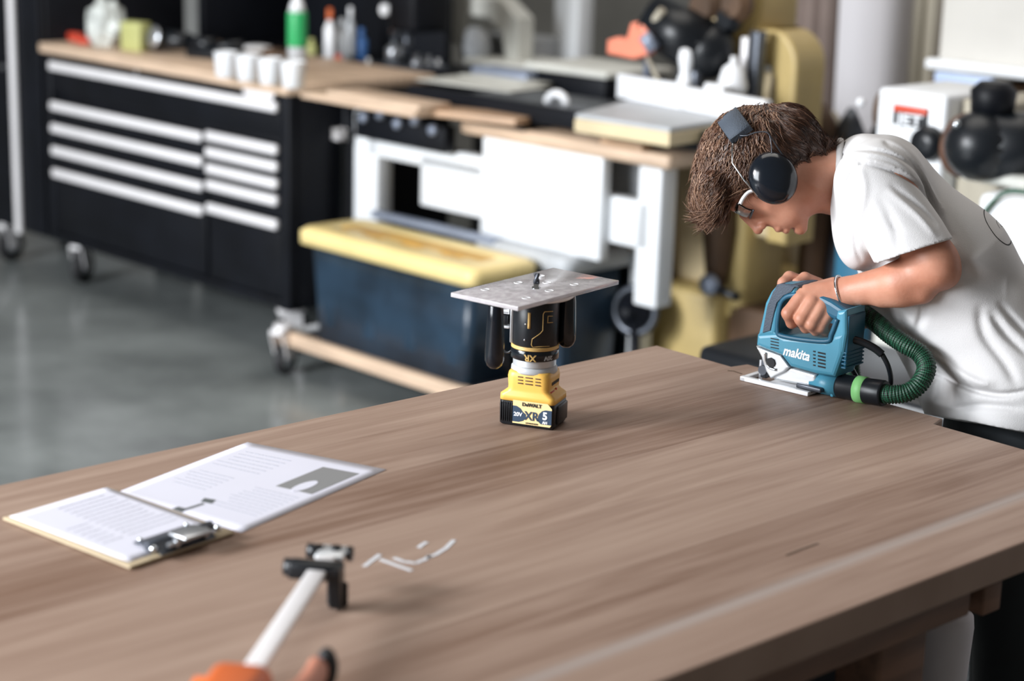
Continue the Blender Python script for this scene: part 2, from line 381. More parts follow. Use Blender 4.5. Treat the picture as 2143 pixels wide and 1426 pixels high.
# ------------------------------------------------------------------ smooth bodies: distance fields turned into one surface
class SDF:
    def __init__(s, lo, hi, h):
        s.lo = np.array(lo, float); s.h = h; s.n = (np.ceil((np.array(hi) - s.lo) / h)).astype(int) + 1
        s.F = np.full(s.n, 1e3, np.float32)
    def block(s, lo, hi):
        i0 = np.clip(np.floor((np.array(lo) - s.lo) / s.h).astype(int), 0, s.n); i1 = np.clip(np.ceil((np.array(hi) - s.lo) / s.h).astype(int) + 1, 0, s.n)
        if np.any(i1 <= i0): return None, None
        ax = [(s.lo[k] + s.h * np.arange(i0[k], i1[k])).astype(np.float32) for k in range(3)]
        sl = tuple(slice(i0[k], i1[k]) for k in range(3))
        return sl, (ax[0][:, None, None], ax[1][None, :, None], ax[2][None, None, :])
    def put(s, fn, lo, hi, k, op='u'):
        pad = 2 * k + 3 * s.h
        sl, X = s.block(np.array(lo) - pad, np.array(hi) + pad)
        if sl is None: return
        d = fn(*X).astype(np.float32); F = s.F[sl]
        if op == 'u':
            hh = np.clip(k - np.abs(F - d), 0, None) / k; s.F[sl] = np.minimum(F, d) - hh * hh * k * .25
        else:
            d = -d; hh = np.clip(k - np.abs(F - d), 0, None) / k; s.F[sl] = np.maximum(F, d) + hh * hh * k * .25
    def cone(s, a, ra, b, rb, k=8, op='u', cs=1.0):
        """round cone from a to b; cs widens it along the third axis"""
        a = np.array(a, float); b = np.array(b, float); m = max(ra, rb)
        def fn(X, Y, Z):
            zc = a[2]; Zs = Z; A = a.copy(); B = b.copy()
            d = B - A; px = X - A[0]; py = Y - A[1]; pz = Zs - A[2]
            L = d @ d; t = np.clip((px * d[0] + py * d[1] + pz * d[2]) / max(L, 1e-9), 0, 1)
            qx = px - t * d[0]; qy = py - t * d[1]; qz = (pz - t * d[2]) / cs
            return np.sqrt(qx * qx + qy * qy + qz * qz) - (ra + (rb - ra) * t)
        mm = np.array([m, m, m * cs])
        s.put(fn, np.minimum(a, b) - mm, np.maximum(a, b) + mm, k, op)
    def ell(s, c, r, rot=0.0, k=8, op='u'):
        c = np.array(c, float); r = np.array(r, float); m = max(r[0], r[1]); cs_, sn = math.cos(rot), math.sin(rot)
        def fn(X, Y, Z):
            x = X - c[0]; y = Y - c[1]; z = Z - c[2]; u = x * cs_ + y * sn; v = -x * sn + y * cs_
            k0 = np.sqrt((u / r[0]) ** 2 + (v / r[1]) ** 2 + (z / r[2]) ** 2); k1 = np.sqrt((u / r[0] ** 2) ** 2 + (v / r[1] ** 2) ** 2 + (z / r[2] ** 2) ** 2)
            return k0 * (k0 - 1) / np.maximum(k1, 1e-6)
        s.put(fn, c - [m, m, r[2]], c + [m, m, r[2]], k, op)
    def mesh(s, smooth=1):
        F = s.F; I = F < 0
        c = np.zeros(np.array(F.shape) - 1, np.uint8)
        for dx in (0, 1):
            for dy in (0, 1):
                for dz in (0, 1): c += I[dx:F.shape[0] - 1 + dx, dy:F.shape[1] - 1 + dy, dz:F.shape[2] - 1 + dz]
        act = (c > 0) & (c < 8); cells = np.argwhere(act)
        idm = np.full(c.shape, -1, np.int32); idm[act] = np.arange(len(cells))
        acc = np.zeros((len(cells), 3)); cnt = np.zeros(len(cells))
        corners = [(i, j, k) for i in (0, 1) for j in (0, 1) for k in (0, 1)]
        val = {o: F[cells[:, 0] + o[0], cells[:, 1] + o[1], cells[:, 2] + o[2]].astype(float) for o in corners}
        for o in corners:
            for ax in range(3):
                if o[ax]: continue
                q = list(o); q[ax] = 1; q = tuple(q); a, b = val[o], val[q]; m = (a < 0) != (b < 0)
                t = np.where(m, a / np.where(m, a - b, 1), 0)
                p = np.tile(np.array(o, float), (len(cells), 1)); p[:, ax] += t
                acc[m] += p[m]; cnt[m] += 1
        V = s.lo + s.h * (cells + acc / cnt[:, None])
        faces = []
        for ax in range(3):
            u, w = (ax + 1) % 3, (ax + 2) % 3
            sl0 = [slice(None)] * 3; sl1 = [slice(None)] * 3; sl0[ax] = slice(0, -1); sl1[ax] = slice(1, None)
            e = np.argwhere(I[tuple(sl0)] != I[tuple(sl1)])
            e = e[(e[:, u] > 0) & (e[:, w] > 0) & (e[:, u] < c.shape[u]) & (e[:, w] < c.shape[w])]
            def cell(du, dw):
                q = e.copy(); q[:, u] -= du; q[:, w] -= dw; return idm[q[:, 0], q[:, 1], q[:, 2]]
            quad = np.stack([cell(1, 1), cell(0, 1), cell(0, 0), cell(1, 0)], 1)
            flip = ~I[e[:, 0], e[:, 1], e[:, 2]]
            quad[flip] = quad[flip][:, ::-1]; faces.append(quad)
        Q = np.concatenate(faces); Q = Q[(Q >= 0).all(1)]
        for _ in range(smooth):
            S = np.zeros_like(V); n = np.zeros(len(V))
            for i in range(4):
                a = Q[:, i]; b = Q[:, (i + 1) % 4]
                np.add.at(S, a, V[b]); np.add.at(n, a, 1); np.add.at(S, b, V[a]); np.add.at(n, b, 1)
            V = .4 * V + .6 * S / np.maximum(n, 1)[:, None]
        return V, Q
def sdf_part(name, V, Q, m, parent, f=None):
    me = bpy.data.meshes.new(name); V = f(V) if f else V
    me.vertices.add(len(V)); me.vertices.foreach_set('co', V.astype(np.float32).ravel())
    me.loops.add(len(Q) * 4); me.loops.foreach_set('vertex_index', Q.astype(np.int32).ravel())
    me.polygons.add(len(Q)); me.polygons.foreach_set('loop_start', np.arange(len(Q), dtype=np.int32) * 4)
    me.polygons.foreach_set('use_smooth', [True] * len(Q))
    me.update(); me.validate()
    me.materials.append(M[m]); o = bpy.data.objects.new(name, me); COL.objects.link(o)
    if parent: me.transform(root_of(parent).matrix_world.inverted()); o.parent = parent
    return o
# ================================================================== the setting
def ony(x, y, Y):
    d = ray(x, y); return cO + d * (Y / d[1])
mb = MB().box(-6, 9, -7, 6.2, -0.1, 0.0); struct('floor', mb, 'floor', shopM(0, 0, 0))

# ================================================================== workbench top
TZ = 0.84
NB = onz(1380, 1426, TZ); NR = onz(2143, 1135, TZ)
xl = NR - NB; xl = xl / np.linalg.norm(xl); yl = np.array([-xl[1], xl[0], 0])
TT = frameM((NB[0], NB[1], TZ), xl, yl)
def tl(px, py): v = onz(px, py, TZ) - np.array([NB[0], NB[1], TZ]); return float(v @ xl), float(v @ yl)
farc = tl(1355, 727); st = tl(1965, 885); st2 = tl(1522, 772)
XS = (farc[0] + st[0] + tl(2143, 935)[0]) / 3; WT = farc[1]
outline = [(-1.75, 0), (XS, 0), (XS, st[1]), (XS + .034, st[1] + .01), (XS + .034, st2[1]), (XS, st2[1] + .006), (XS, WT), (-1.75, WT)]
mb = MB().prism(outline, -.042, 0, frame=lambda u, v, d: Vector((u, v, d)), bev=.0025)
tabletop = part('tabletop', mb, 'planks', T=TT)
tag(tabletop, 'large brown wooden tabletop of joined boards in the foreground, being cut at its far end', 'tabletop')
def ribbon(pts, w, z, h=.0003):
    mb = MB()
    for a, b in zip(pts[:-1], pts[1:]):
        a = onz(*a, z); b = onz(*b, z); d = (b - a) / np.linalg.norm(b - a); n = np.array([-d[1], d[0], 0]) * w / 2
        mb.add([a - n, b - n, b + n, a + n, a - n + [0, 0, h], b - n + [0, 0, h], b + n + [0, 0, h], a + n + [0, 0, h]],
               [(0, 1, 2, 3), (4, 5, 6, 7), (0, 1, 5, 4), (1, 2, 6, 5), (2, 3, 7, 6), (3, 0, 4, 7)])
    return mb
for pts in ([(762, 1186), (778, 1174), (795, 1161)], [(795, 1171), (825, 1182), (862, 1195)], [(876, 1147), (883, 1141), (893, 1135)],
            [(824, 1168), (845, 1176), (870, 1179), (888, 1172), (900, 1163)], [(893, 1168), (912, 1161), (933, 1148), (950, 1131)]):
    part('chalk_mark', ribbon(pts, .0058, TZ + .0002), 'chalk', tabletop, world=True)
for pts in ([(1645, 1163), (1680, 1149), (1712, 1138)], [(1523, 776), (1535, 777), (1552, 783)]):
    part('dark_knot', ribbon(pts, .003, TZ + .0002), 'brown_dark', tabletop, world=True)

# trestle under the top
T = thing('trestle', 'brown timber trestle carrying the large tabletop, seen below its near edge', 'trestle', TT @ Matrix.Translation((0, 0, -TZ)))
ez = TZ - .0425
mb = MB().box(-1.5, .63, .05, .09, ez - .065, ez, .004); part('apron_rail', mb, 'sawhorse', T)
mb = MB().box(-1.5, .575, .80, .84, ez - .13, ez, .004); part('apron_rail', mb, 'sawhorse', T)
for (x, y) in ((.51, .095), (-1.3, .095), (.37, .72), (-1.3, .72)):
    mb = MB().box(x, x + .10, y, y + .07, 0, ez - .001, .006); part('leg', mb, 'sawhorse', T)
mb = MB().box(.66, .70, .05, .90, ez - .075, ez - .034, .003).box(.66, .70, .30, .40, ez - .036, ez, .002); part('crossbeam', mb, 'sawhorse', T)
mb = MB().box(-1.3, .51, .11, .15, .20, .28, .004); part('stretcher', mb, 'sawhorse', T)

# pale bin below the bench
mb = MB().lathe([(.024, 0), (.028, .005), (.037, .40), (.045, .575), (.043, .592), (.034, .600), (.01, .602)], n=32)
single('round_post', mb, 'pot', 'pale rounded post standing just behind the trestle rail, half in shade', 'post', TT @ Matrix.Translation((.905, .27, -TZ)))
mb = MB().box(-1.2, .98, .45, .78, .002, .70, .02)
single('dark_filler', mb, 'black', 'long black crate added to keep the space under the tabletop dark', 'filler', TT @ Matrix.Translation((0, 0, -TZ)))  # added black block, keeps the space under the top dark
DX = thing('dark_floor_box', 'black wheeled box added to darken the floor beyond the end of the tabletop', 'filler box', TT @ Matrix.Translation((0, 0, -TZ)))  # added black box, hides lit floor past the end of the top
part('lower_box', MB().box(1.52, 1.98, .40, .84, .05, .40, .05, seg=4), 'black_plastic', DX)
part('upper_box', MB().box(1.56, 1.94, .44, .80, .401, .52, .05, seg=4), 'black', DX)
for x_, y_ in ((1.60, .48), (1.90, .48), (1.60, .76), (1.90, .76)): part('wheel', MB().cyl((x_ - .015, y_, .03), (x_ + .015, y_, .03), .028), 'rubber', DX)

# ================================================================== papers and clipboard
q = [onz(*p, TZ) for p in ((505, 1116), (808, 984), (518, 927), (238, 1035))]
def sheet(q, z0, th=.0006, n=14, wave=.0):
    mb = MB(); vs = []; 
    for k in (0, 1):
        for i in range(n + 1):
            for j in range(n + 1):
                s_, t_ = i / n, j / n; p = q[0] * (1 - s_) * (1 - t_) + q[1] * s_ * (1 - t_) + q[2] * s_ * t_ + q[3] * (1 - s_) * t_
                vs.append((p[0], p[1], z0 + k * th + wave * (math.sin(s_ * 5 + t_ * 3) * .5 + .5) * (s_ * (1 - s_) * 4 + .3 * s_)))
    m = (n + 1) ** 2; fs = []
    for i in range(n):
        for j in range(n):
            a = i * (n + 1) + j; fs.append((a + m, a + n + 1 + m, a + n + 2 + m, a + 1 + m)); fs.append((a, a + 1, a + n + 2, a + n + 1))
    ring = [i * (n + 1) for i in range(n + 1)] + [n * (n + 1) + j for j in range(1, n + 1)] + [i * (n + 1) + n for i in range(n - 1, -1, -1)] + [j for j in range(n - 1, 0, -1)]
    for a, b in zip(ring, ring[1:] + ring[:1]): fs.append((a, b, b + m, a + m))
    return mb.add(vs, fs, True)
base = Matrix.Translation(Vector(q[0]))
ls = single('printed_sheet', sheet(q, TZ + .0003, wave=.0), 'paper', 'larger printed sheet lying flat on the tabletop with a grey picture near its far corner', 'paper', base, world=True)
zp = TZ + .0009
def quad(pts, z, h=.0003):
    P = [onz(*p, z) for p in pts]; n = len(P); mb = MB()
    mb.add(P + [p + [0, 0, h] for p in P], [tuple(range(n)), tuple(range(n, 2 * n))] + [(i, (i + 1) % n, (i + 1) % n + n, i + n) for i in range(n)]); return mb
part('printed_picture', quad([(577, 1018), (676, 978), (752, 992), (652, 1035)], zp), 'ink', ls, world=True, label='grey printed picture')
part('white_ellipse', quad([(637 + 28 * math.cos(t) + 5 * math.sin(t), 1018 - 9.5 * math.cos(t) + 5.5 * math.sin(t)) for t in np.linspace(0, 2 * math.pi, 24, endpoint=False)], zp + .0003), 'paper', ls, world=True)
mb = quad([(360, 1066), (373, 1061), (392, 1066), (380, 1073)], zp); 
for pts in ([(420, 1050), (428, 1043), (452, 1047), (443, 1055)], [(384, 1066), (425, 1053), (428, 1056), (388, 1069)]):
    m2 = quad(pts, zp); mb.add(m2.v, m2.f)
part('printed_diagram', mb, 'ink_dark', ls, world=True, label='small dark dumbbell shaped drawing')
rnd = random.Random(3)
def text_lines(q, rows, s0, s1, t0, t1, z, seed):
    r = random.Random(seed); mb = MB()
    for k in range(rows):
        s_ = s0 + (s1 - s0) * k / max(rows - 1, 1); e = t1 - r.random() * .18 * (t1 - t0)
        def P(a, b): return q[0] * (1 - a) * (1 - b) + q[1] * a * (1 - b) + q[2] * a * b + q[3] * (1 - a) * b
        w = .0060; x = t0
        while x < e:
            x2 = min(e, x + .015 + r.random() * .05); c = [P(s_, x), P(s_ + w * 1.2, x), P(s_ + w * 1.2, x2), P(s_, x2)]
            for p in c: p[2] = z
            mb.add(c + [p + [0, 0, .0002] for p in c], [(0, 1, 2, 3), (4, 5, 6, 7), (0, 1, 5, 4), (1, 2, 6, 5), (2, 3, 7, 6), (3, 0, 4, 7)]); x = x2 + .008
    return mb
for m2 in (text_lines(q, 9, .18, .46, .10, .45, zp, 1), text_lines(q, 6, .30, .50, .62, .92, zp, 2), text_lines(q, 6, .62, .86, .55, .93, zp, 4)): part('printed_text', m2, 'ink_pale', ls, world=True, label='faint lines of print')

c3 = onz(272, 1192, TZ + .002); cu = onz(5, 1088, TZ + .002) - c3; cv = onz(503, 1122, TZ + .002) - c3
CT = frameM((c3[0] + cu[0], c3[1] + cu[1], TZ + .0012), -cu, cv); cl, cw = float(np.linalg.norm(cu)), float(np.linalg.norm(cv))
CB = thing('clipboard', 'small hardboard clipboard with a metal clip lying on the tabletop at the left edge', 'clipboard', CT)
mb = MB().box(0, cl, 0, cw, 0, .004, .0015); part('board', mb, 'hardboard', CB)
MB_ = MB()
FX = lambda m: (setattr(m, 'v', [(cl - x, y, z) for x, y, z in m.v]), m)[1]
mb = MB().box(.012, .028, .045, .135, .0052, .0075, .001).cyl((.018, .04, .013), (.018, .14, .013), .006)
mb.prism([(.0, .004), (.014, .016), (.03, .013), (.052, .0075), (.052, .006), (.028, .009), (.012, .010), (.003, .004)], .048, .132, frame=lambda u, v, d: Vector((u, d, v)))
clip = part('clip', FX(mb), 'dark_steel', CB, label='shiny metal spring clip')
mb = MB().box(-.012, .020, .074, .116, .017, .0215, .0015).cyl((.004, .06, .012), (.004, .12, .012), .003).box(.0, .006, .07, .075, .008, .02).box(.0, .006, .115, .12, .008, .02)
part('clip_lever', FX(mb), 'steel', clip)
for p_, r_ in (((.046, .054, .0105), .003), ((.046, .126, .0105), .003), ((.006, .14, .013), .0045), ((.006, .04, .013), .0045)): part('rivet', FX(MB().ball(p_, r_)), 'chrome', clip)
def cq(a, b): p = CT @ Vector((a, b, 0)); return np.array(p)
sq = [cq(cl - .012, .008), cq(.006, .006), cq(.004, cw - .004), cq(cl - .014, cw - .008)]
s2 = single('printed_sheet', sheet(sq, TZ + .0055), 'paper', 'small printed sheet clipped to the clipboard', 'paper', Matrix.Translation(Vector(sq[0])), world=True)
mb = text_lines(sq, 12, .30, .90, .38, .94, TZ + .0062, 7); m2 = text_lines(sq, 6, .30, .60, .12, .34, TZ + .0062, 9); mb.add(m2.v, m2.f)
part('printed_text', mb, 'ink_pale', s2, world=True, label='faint lines of print')

# ================================================================== bar clamp
a = onz(692, 1150, TZ + .050); b = onz(505, 1432, TZ + .050); d = (b - a) / np.linalg.norm(b - a); nrm = np.array([-d[1], d[0], 0])
KT = frameM((a[0], a[1], TZ), d, nrm)      # X runs from the far tip towards the camera, Y to the right
CL = thing('bar_clamp', 'bar clamp with a pale bar and orange grip lying on the tabletop at the bottom', 'clamp', KT)
LBAR = float(np.linalg.norm(b - a)) + .12
mb = MB().box(-.012, LBAR, -.0105, .0105, .043, .050, .0015); bar = part('bar', mb, 'alu', CL, label='pale steel bar')
mb = MB().box(-.014, .022, -.0135, .019, .0435, .0505, .002); part('end_plate', mb, 'cast', CL)
mb = MB().cyl((-.001, -.027, .046), (-.001, -.010, .046), .0085).cyl((-.001, .019, .046), (-.001, .025, .046), .0085).cyl((-.001, .006, .049), (-.001, .006, .0535), .006)
part('stop_pin', mb, 'black_plastic', CL)
mb = MB().box(.045, .066, -.034, .018, .036, .056, .004).prism([(.042, .053), (.042, .004), (.052, .001), (.060, .004), (.068, .03), (.069, .053)], .012, .026, frame=lambda u, v, dd: Vector((u, dd, v)), bev=.002)
mb.cyl((.050, -.040, .045), (.050, -.026, .045), .010)
part('jaw', mb, 'black_plastic', CL)
mb = MB().box(.040, .046, .006, .030, .0005, .03, .003); part('pad', mb, 'rubber', CL)
LB = float(np.linalg.norm(b - a)) - .012          # where the grip meets the picture's lower edge
mb = MB().box(LB, LB + .10, -.030, .030, .030, .070, .014, seg=4).cyl((LB + .05, -.034, .05), (LB + .05, .034, .05), .02)
part('grip_body', mb, 'orange', CL, label='orange trigger grip')
jt = KT.inverted() @ Vector(onz(683, 1398, TZ + .035)); jb = KT.inverted() @ Vector(onz(640, 1440, TZ + .04))
mb = MB().tube([(jt.x + .004, jt.y - .008, .038), ((jt.x + jb.x) / 2 + .008, (jt.y + jb.y) / 2, .042), (jb.x + .03, jb.y, .045), (LB + .06, .03, .048)], [.010, .012, .014, .016], n=14, res=4)
part('jaw_arm', mb, 'salmon', CL, label='salmon pink jaw arm')
mb = MB().ball((jt.x, jt.y, .034), .015, .0115, .022); part('jaw_pad', mb, 'rubber', CL, label='black rubber tip')
mb = MB().box(LB + .03, LB + .06, -.012, .012, .0005, .031, .004); part('foot', mb, 'black_plastic', CL)

# ================================================================== router standing on its battery
RA = math.radians(-20.4)
RO = np.array([.034, 2.675, TZ])
RT = Matrix.Translation(Vector(RO)) @ Matrix.Rotation(RA, 4, 'Z')
RX = np.array([math.cos(RA), math.sin(RA), 0]); RY = np.array([-math.sin(RA), math.cos(RA), 0])
R_ = thing('trim_router', 'yellow and black cordless router standing upside down under a clear acrylic plate', 'router', RT)
def rr(w, d, r, n=6):
    out = []
    for cx, cy, a0 in ((w - r, d - r, 0), (-w + r, d - r, 90), (-w + r, -d + r, 180), (w - r, -d + r, 270)):
        for i in range(n + 1): t = math.radians(a0 + 90 * i / n); out.append((cx + r * math.cos(t), cy + r * math.sin(t)))
    return out
def loft(secs, n=6):
    """secs: (z, halfwidth, halfdepth, radius, cx, cy)"""
    mb = MB(); vs = []; k = 4 * (n + 1)
    for z, w, d, r, cx, cy in secs: vs += [(x + cx, y + cy, z) for x, y in rr(w, d, r, n)]
    fs = [(j * k + i, j * k + (i + 1) % k, (j + 1) * k + (i + 1) % k, (j + 1) * k + i) for j in range(len(secs) - 1) for i in range(k)]
    mb.add(vs, fs, True); mb.add(vs, [tuple(range(k - 1, -1, -1)), tuple((len(secs) - 1) * k + i for i in range(k))]); return mb
bat = part('battery', loft([(0.0005, .040, .028, .006, 0, 0), (.003, .0425, .0305, .007, 0, 0), (.030, .043, .031, .007, 0, 0), (.040, .042, .030, .007, 0, 0)]), 'black_plastic', R_)
mb = MB()
for i in range(6): x = -.0395 + i * .0033; mb.box(x, x + .0018, -.0325, -.0305, .007, .036, .0005)
part('battery_rib', mb, 'black_plastic', bat)
mb = MB().box(.041, .0455, -.016, .026, .006, .034, .003); part('battery_latch', mb, 'black_plastic', bat)
fz = lambda u, v, d: Vector((u, -.0312 - d, v))
mb = MB().prism([(-.020, .0055), (.038, .0055), (.0405, .009), (.0405, .0335), (.034, .0405), (-.020, .0405)], 0, .0006, frame=fz)
lab = part('battery_label', mb, 'dew_cream', bat, label='cream and navy label')
mb = MB().prism([(-.020, .008), (-.010, .008), (-.003, .0105), (.0005, .016), (.001, .0205), (-.004, .024), (-.008, .029), (-.014, .032), (-.020, .032)], 0, .0009, frame=fz)
mb.prism([(.0405, .009), (.024, .009), (.020, .0125), (.019, .018), (.021, .024), (.0255, .029), (.031, .031), (.0405, .031)], 0, .0009, frame=fz)
part('label_panel', mb, 'navy', lab)
def rtext(s, size, x, z, m, name='lettering', y=-.0325, flip=False, par=None, bold=.0, wx=1.0, rotz=0):
    T = Matrix.Translation((x, y, z)) @ Matrix.Rotation(rotz, 4, 'Z') @ Matrix.Rotation(math.pi / 2, 4, 'X')
    if flip: T = T @ Matrix.Rotation(math.pi, 4, 'Z')
    return part(name, text_mb(s, size, T, bold=bold, wx=wx), m, par or lab)
rtext('DeWALT', .0075, .0095, .0355, 'lettering_black', bold=.0002)
rtext('20V', .0082, -.0115, .0195, 'lettering_white', bold=.0002)
rtext('XR', .0185, .0095, .0185, 'navy', bold=.0003, wx=.9)
rtext('5', .0155, .0305, .0215, 'lettering_white', bold=.0005)
rtext('AH', .0055, .0305, .0118, 'lettering_white', bold=.0002)
rtext('LITHIUM ION', .0032, .010, .0078, 'lettering_black')
yb = part('body', loft([(.0385, .043, .031, .008, 0, 0), (.047, .0428, .0308, .009, 0, 0), (.052, .036, .029, .010, 0, 0), (.0555, .0325, .029, .011, 0, 0), (.060, .0325, .0295, .012, 0, 0),
                        (.074, .0335, .0305, .013, 0, 0), (.0805, .0325, .030, .014, 0, 0), (.0835, .030, .028, .014, 0, 0)]), 'dew_yellow', R_, label='yellow plastic body')
mb = MB()
for i, (x0, x1) in enumerate(((-.014, -.006), (-.0025, .009), (.013, .021))):
    for k in range(3): mb.box(x0, x1, -.0312, -.0290, .0655 + k * .0048, .0672 + k * .0048, .0004)
part('vent_slots', mb, 'brown_dark', yb)
T = Matrix.Translation((.0338, 0, .0665)) @ Matrix.Rotation(math.pi / 2, 4, 'Z') @ Matrix.Rotation(math.pi / 2, 4, 'X') @ Matrix.Rotation(math.pi, 4, 'Z')
part('lettering', text_mb('BRUSHLESS', .0060, T, bold=.0002), 'lettering_black', yb)
mb = MB().box(.0315, .0345, -.020, -.004, .053, .0552, .0005).cyl((.0325, .004, .0545), (.0345, .004, .0545), .002); part('red_marking', mb, 'red', yb)
part('silver_cap', MB().lathe([(.0335, .080), (.0345, .082), (.034, .0875), (.031, .0905), (.030, .091)], n=40, sx=1.0, sy=.94), 'lidgrey', R_, label='silver grey cap')
prof = []
for i in range(7): prof += [(.0318, .0905 + i * .0016), (.0305, .0913 + i * .0016)]
part('threaded_ring', MB().lathe(prof, n=40), 'cast', R_)
ring = part('depth_ring', MB().lathe([(.033, .1005), (.0352, .1015), (.0352, .116), (.034, .1170)], n=44), 'black_gloss', R_)
part('gold_band', MB().lathe([(.034, .1165), (.0352, .1170), (.0352, .1188), (.0345, .1195), (.0352, .1200), (.0352, .1215), (.034, .122)], n=44), 'gold', R_)
hous = part('motor_housing', MB().lathe([(.0335, .1215), (.0340, .1225), (.0340, .192), (.031, .195)], n=44), 'black_plastic', R_)
def cylpt(px, py, r):          # camera ray meets the router's barrel
    d = ray(px, py); o = cO - RO; A = d[0] ** 2 + d[1] ** 2; B = o[0] * d[0] + o[1] * d[1]; C = o[0] ** 2 + o[1] ** 2 - r * r
    D = B * B - A * C
    if D < 0: t = -B / A; p = o + d * t; h = np.hypot(p[0], p[1]); p[0] *= r / h; p[1] *= r / h; return p + RO
    t = (-B - math.sqrt(D)) / A; return o + d * t + RO
def on_barrel(pts, r, w, n=5):
    Q = []
    for a_, b_ in zip(pts[:-1], pts[1:]):
        for i in range(n): Q.append(cylpt(a_[0] + (b_[0] - a_[0]) * i / n, a_[1] + (b_[1] - a_[1]) * i / n, r))
    Q.append(cylpt(*pts[-1], r)); return MB().tube(Q, w, n=6)
part('gold_line', on_barrel([(1157, 652), (1140, 653), (1137, 658), (1136, 692), (1130, 699), (1114, 710), (1112, 722), (1115, 727), (1150, 725)], .0342, .0005), 'gold', hous, world=True)
part('gold_line', on_barrel([(1157, 662), (1147, 662), (1146, 676), (1157, 675)], .0342, .0005), 'gold', hous, world=True)
part('yellow_strip', on_barrel([(1108, 655), (1107, 688)], .0338, .0022), 'gold', hous, world=True)
mb = MB()
for (x, y) in ((1100, 679), (1098, 712)): p = cylpt(x, y, .034); mb.ball(p, .0016)
part('screw', mb, 'steel', hous, world=True)
def wrap_text(s, size, px, pz, m, par, flip=True, r=.0354, bold=.0003):
    tm = text_mb(s, size, Matrix.Identity(4), bold=bold); c = cylpt(px, pz, r) - RO; th0 = math.atan2(c[1], c[0]); out = MB(); vs = []
    for v in tm.v:
        x, y, z = v
        if flip: x, y = -x, -y
        th = th0 + x / r; vs.append(((r + z) * math.cos(th) + RO[0], (r + z) * math.sin(th) + RO[1], RO[2] + c[2] + y))
    out.add(vs, tm.f); return part('lettering', out, m, par, world=True)
wrap_text('XR', .0135, 1109, 750, 'gold', ring); wrap_text('20V', .0085, 1148, 750, 'lidgrey', ring)
# silver clamp bracket on the left of the barrel
mb = MB(); seg = [math.radians(t) for t in range(148, 216, 6)]; vs = []
for t in seg:
    for r, z in ((.0345, .123), (.0375, .123), (.0375, .190), (.0345, .190)): vs.append((r * math.cos(t), r * math.sin(t), z))
k = len(seg)
mb.add(vs, [(i * 4 + j, (i + 1) * 4 + j, (i + 1) * 4 + (j + 1) % 4, i * 4 + (j + 1) % 4) for i in range(k - 1) for j in range(4)], True)
mb.add(vs, [(0, 1, 2, 3), tuple((k - 1) * 4 + j for j in range(4))])
br = part('base_bracket', mb, 'cast', R_, label='silver metal bracket')
mb = MB().box(-.052, -.036, -.016, -.004, .164, .168, .001).box(-.052, -.036, -.016, -.004, .142, .146, .001)
mb.prism([(-.036, .172), (-.052, .168), (-.050, .164), (-.036, .164)], -.016, -.004)
part('hinge', mb, 'cast', br)
mb = MB().box(-.0505, -.038, -.018, -.002, .1475, .1625, .002); part('latch', mb, 'black_plastic', br)
mb = MB().torus((-.040, -.01, .112), (0, 1, 0), .0075, .0018, arc=math.pi * 1.1, a0=1.2, n=16); part('wire_clip', mb, 'black_plastic', br)
# base ring, plate, handles, bit
part('sub_base', MB().lathe([(.036, .1915), (.052, .1925), (.055, .1945), (.055, .1995)], n=44), 'white_gloss', R_)
PL = onz(942, 622, TZ + .2); PF = onz(1084, 652, TZ + .2); PR = onz(1295, 596, TZ + .2)
pu = (PR - PF); pl_ = np.linalg.norm(pu); pu /= pl_; pv = PL - PF; pv = pv - pu * (pv @ pu); pw = np.linalg.norm(pv)
PM = frameM((PF[0], PF[1], TZ + .2), pu, pv)
mb = MB().box(0, pl_, 0, pw, 0, .0065, .0008)
mb.v = [tuple(PM @ Vector(v)) for v in mb.v]
plate = part('acrylic_plate', mb, 'acrylic', R_, world=True, label='clear acrylic plate')
mb = MB()
for (x, y) in ((.05, .025), (.05, .10), (.11, .03), (.17, .03), (.12, .095), (.18, .10), (.15, .065)):
    p = PM @ Vector((x, y, .0066)); mb.torus(p, (0, 0, 1), .006, .0005, n=16, m=6)
part('plate_hole', mb, 'white_gloss', plate, world=True)
for (px, py, pt, pb) in ((1038, 772, 632, 0), (1189, 728, 606, 0)):
    top = onz(px, pt, TZ + .2)
    low = ony(px, py, top[1]); L_ = top[2] - low[2]
    if px > 1100: top = top - cF * 0
    mb = MB().lathe([(.0003, 0), (.006, .0012), (.0105, .005), (.0135, .012), (.0138, .025), (.0122, .07), (.0108, L_ - .006), (.0085, L_ - .001)], n=28)
    mb.v = [(x + top[0], y + top[1], z + low[2]) for x, y, z in mb.v]
    part('handle', mb, 'black_gloss', R_, world=True)
bc = onz(1122, 604, TZ + .2065) - RO
mb = MB().lathe([(.0065, .1955), (.0065, .2085), (.004, .2095), (.004, .2135)], o=(0, 0, 0), n=24)
loc = Matrix.Rotation(-RA, 4, 'Z') @ Vector(bc)
mb.v = [(x + loc.x * .9, y + loc.y * .9, z) for x, y, z in mb.v]
col = part('collet', mb, 'chrome', R_)
mb = MB()
for s_ in (0, math.pi):
    P = []
    for i in range(13): t = s_ + i * .28; P.append((.0022 * math.cos(t) + loc.x * .9, .0022 * math.sin(t) + loc.y * .9, .2135 + i * .00125))
    mb.tube(P, .0026, n=8)
mb.cyl((loc.x * .9, loc.y * .9, .2130), (loc.x * .9, loc.y * .9, .2285), .0024)
part('router_bit', mb, 'dark_steel', R_)

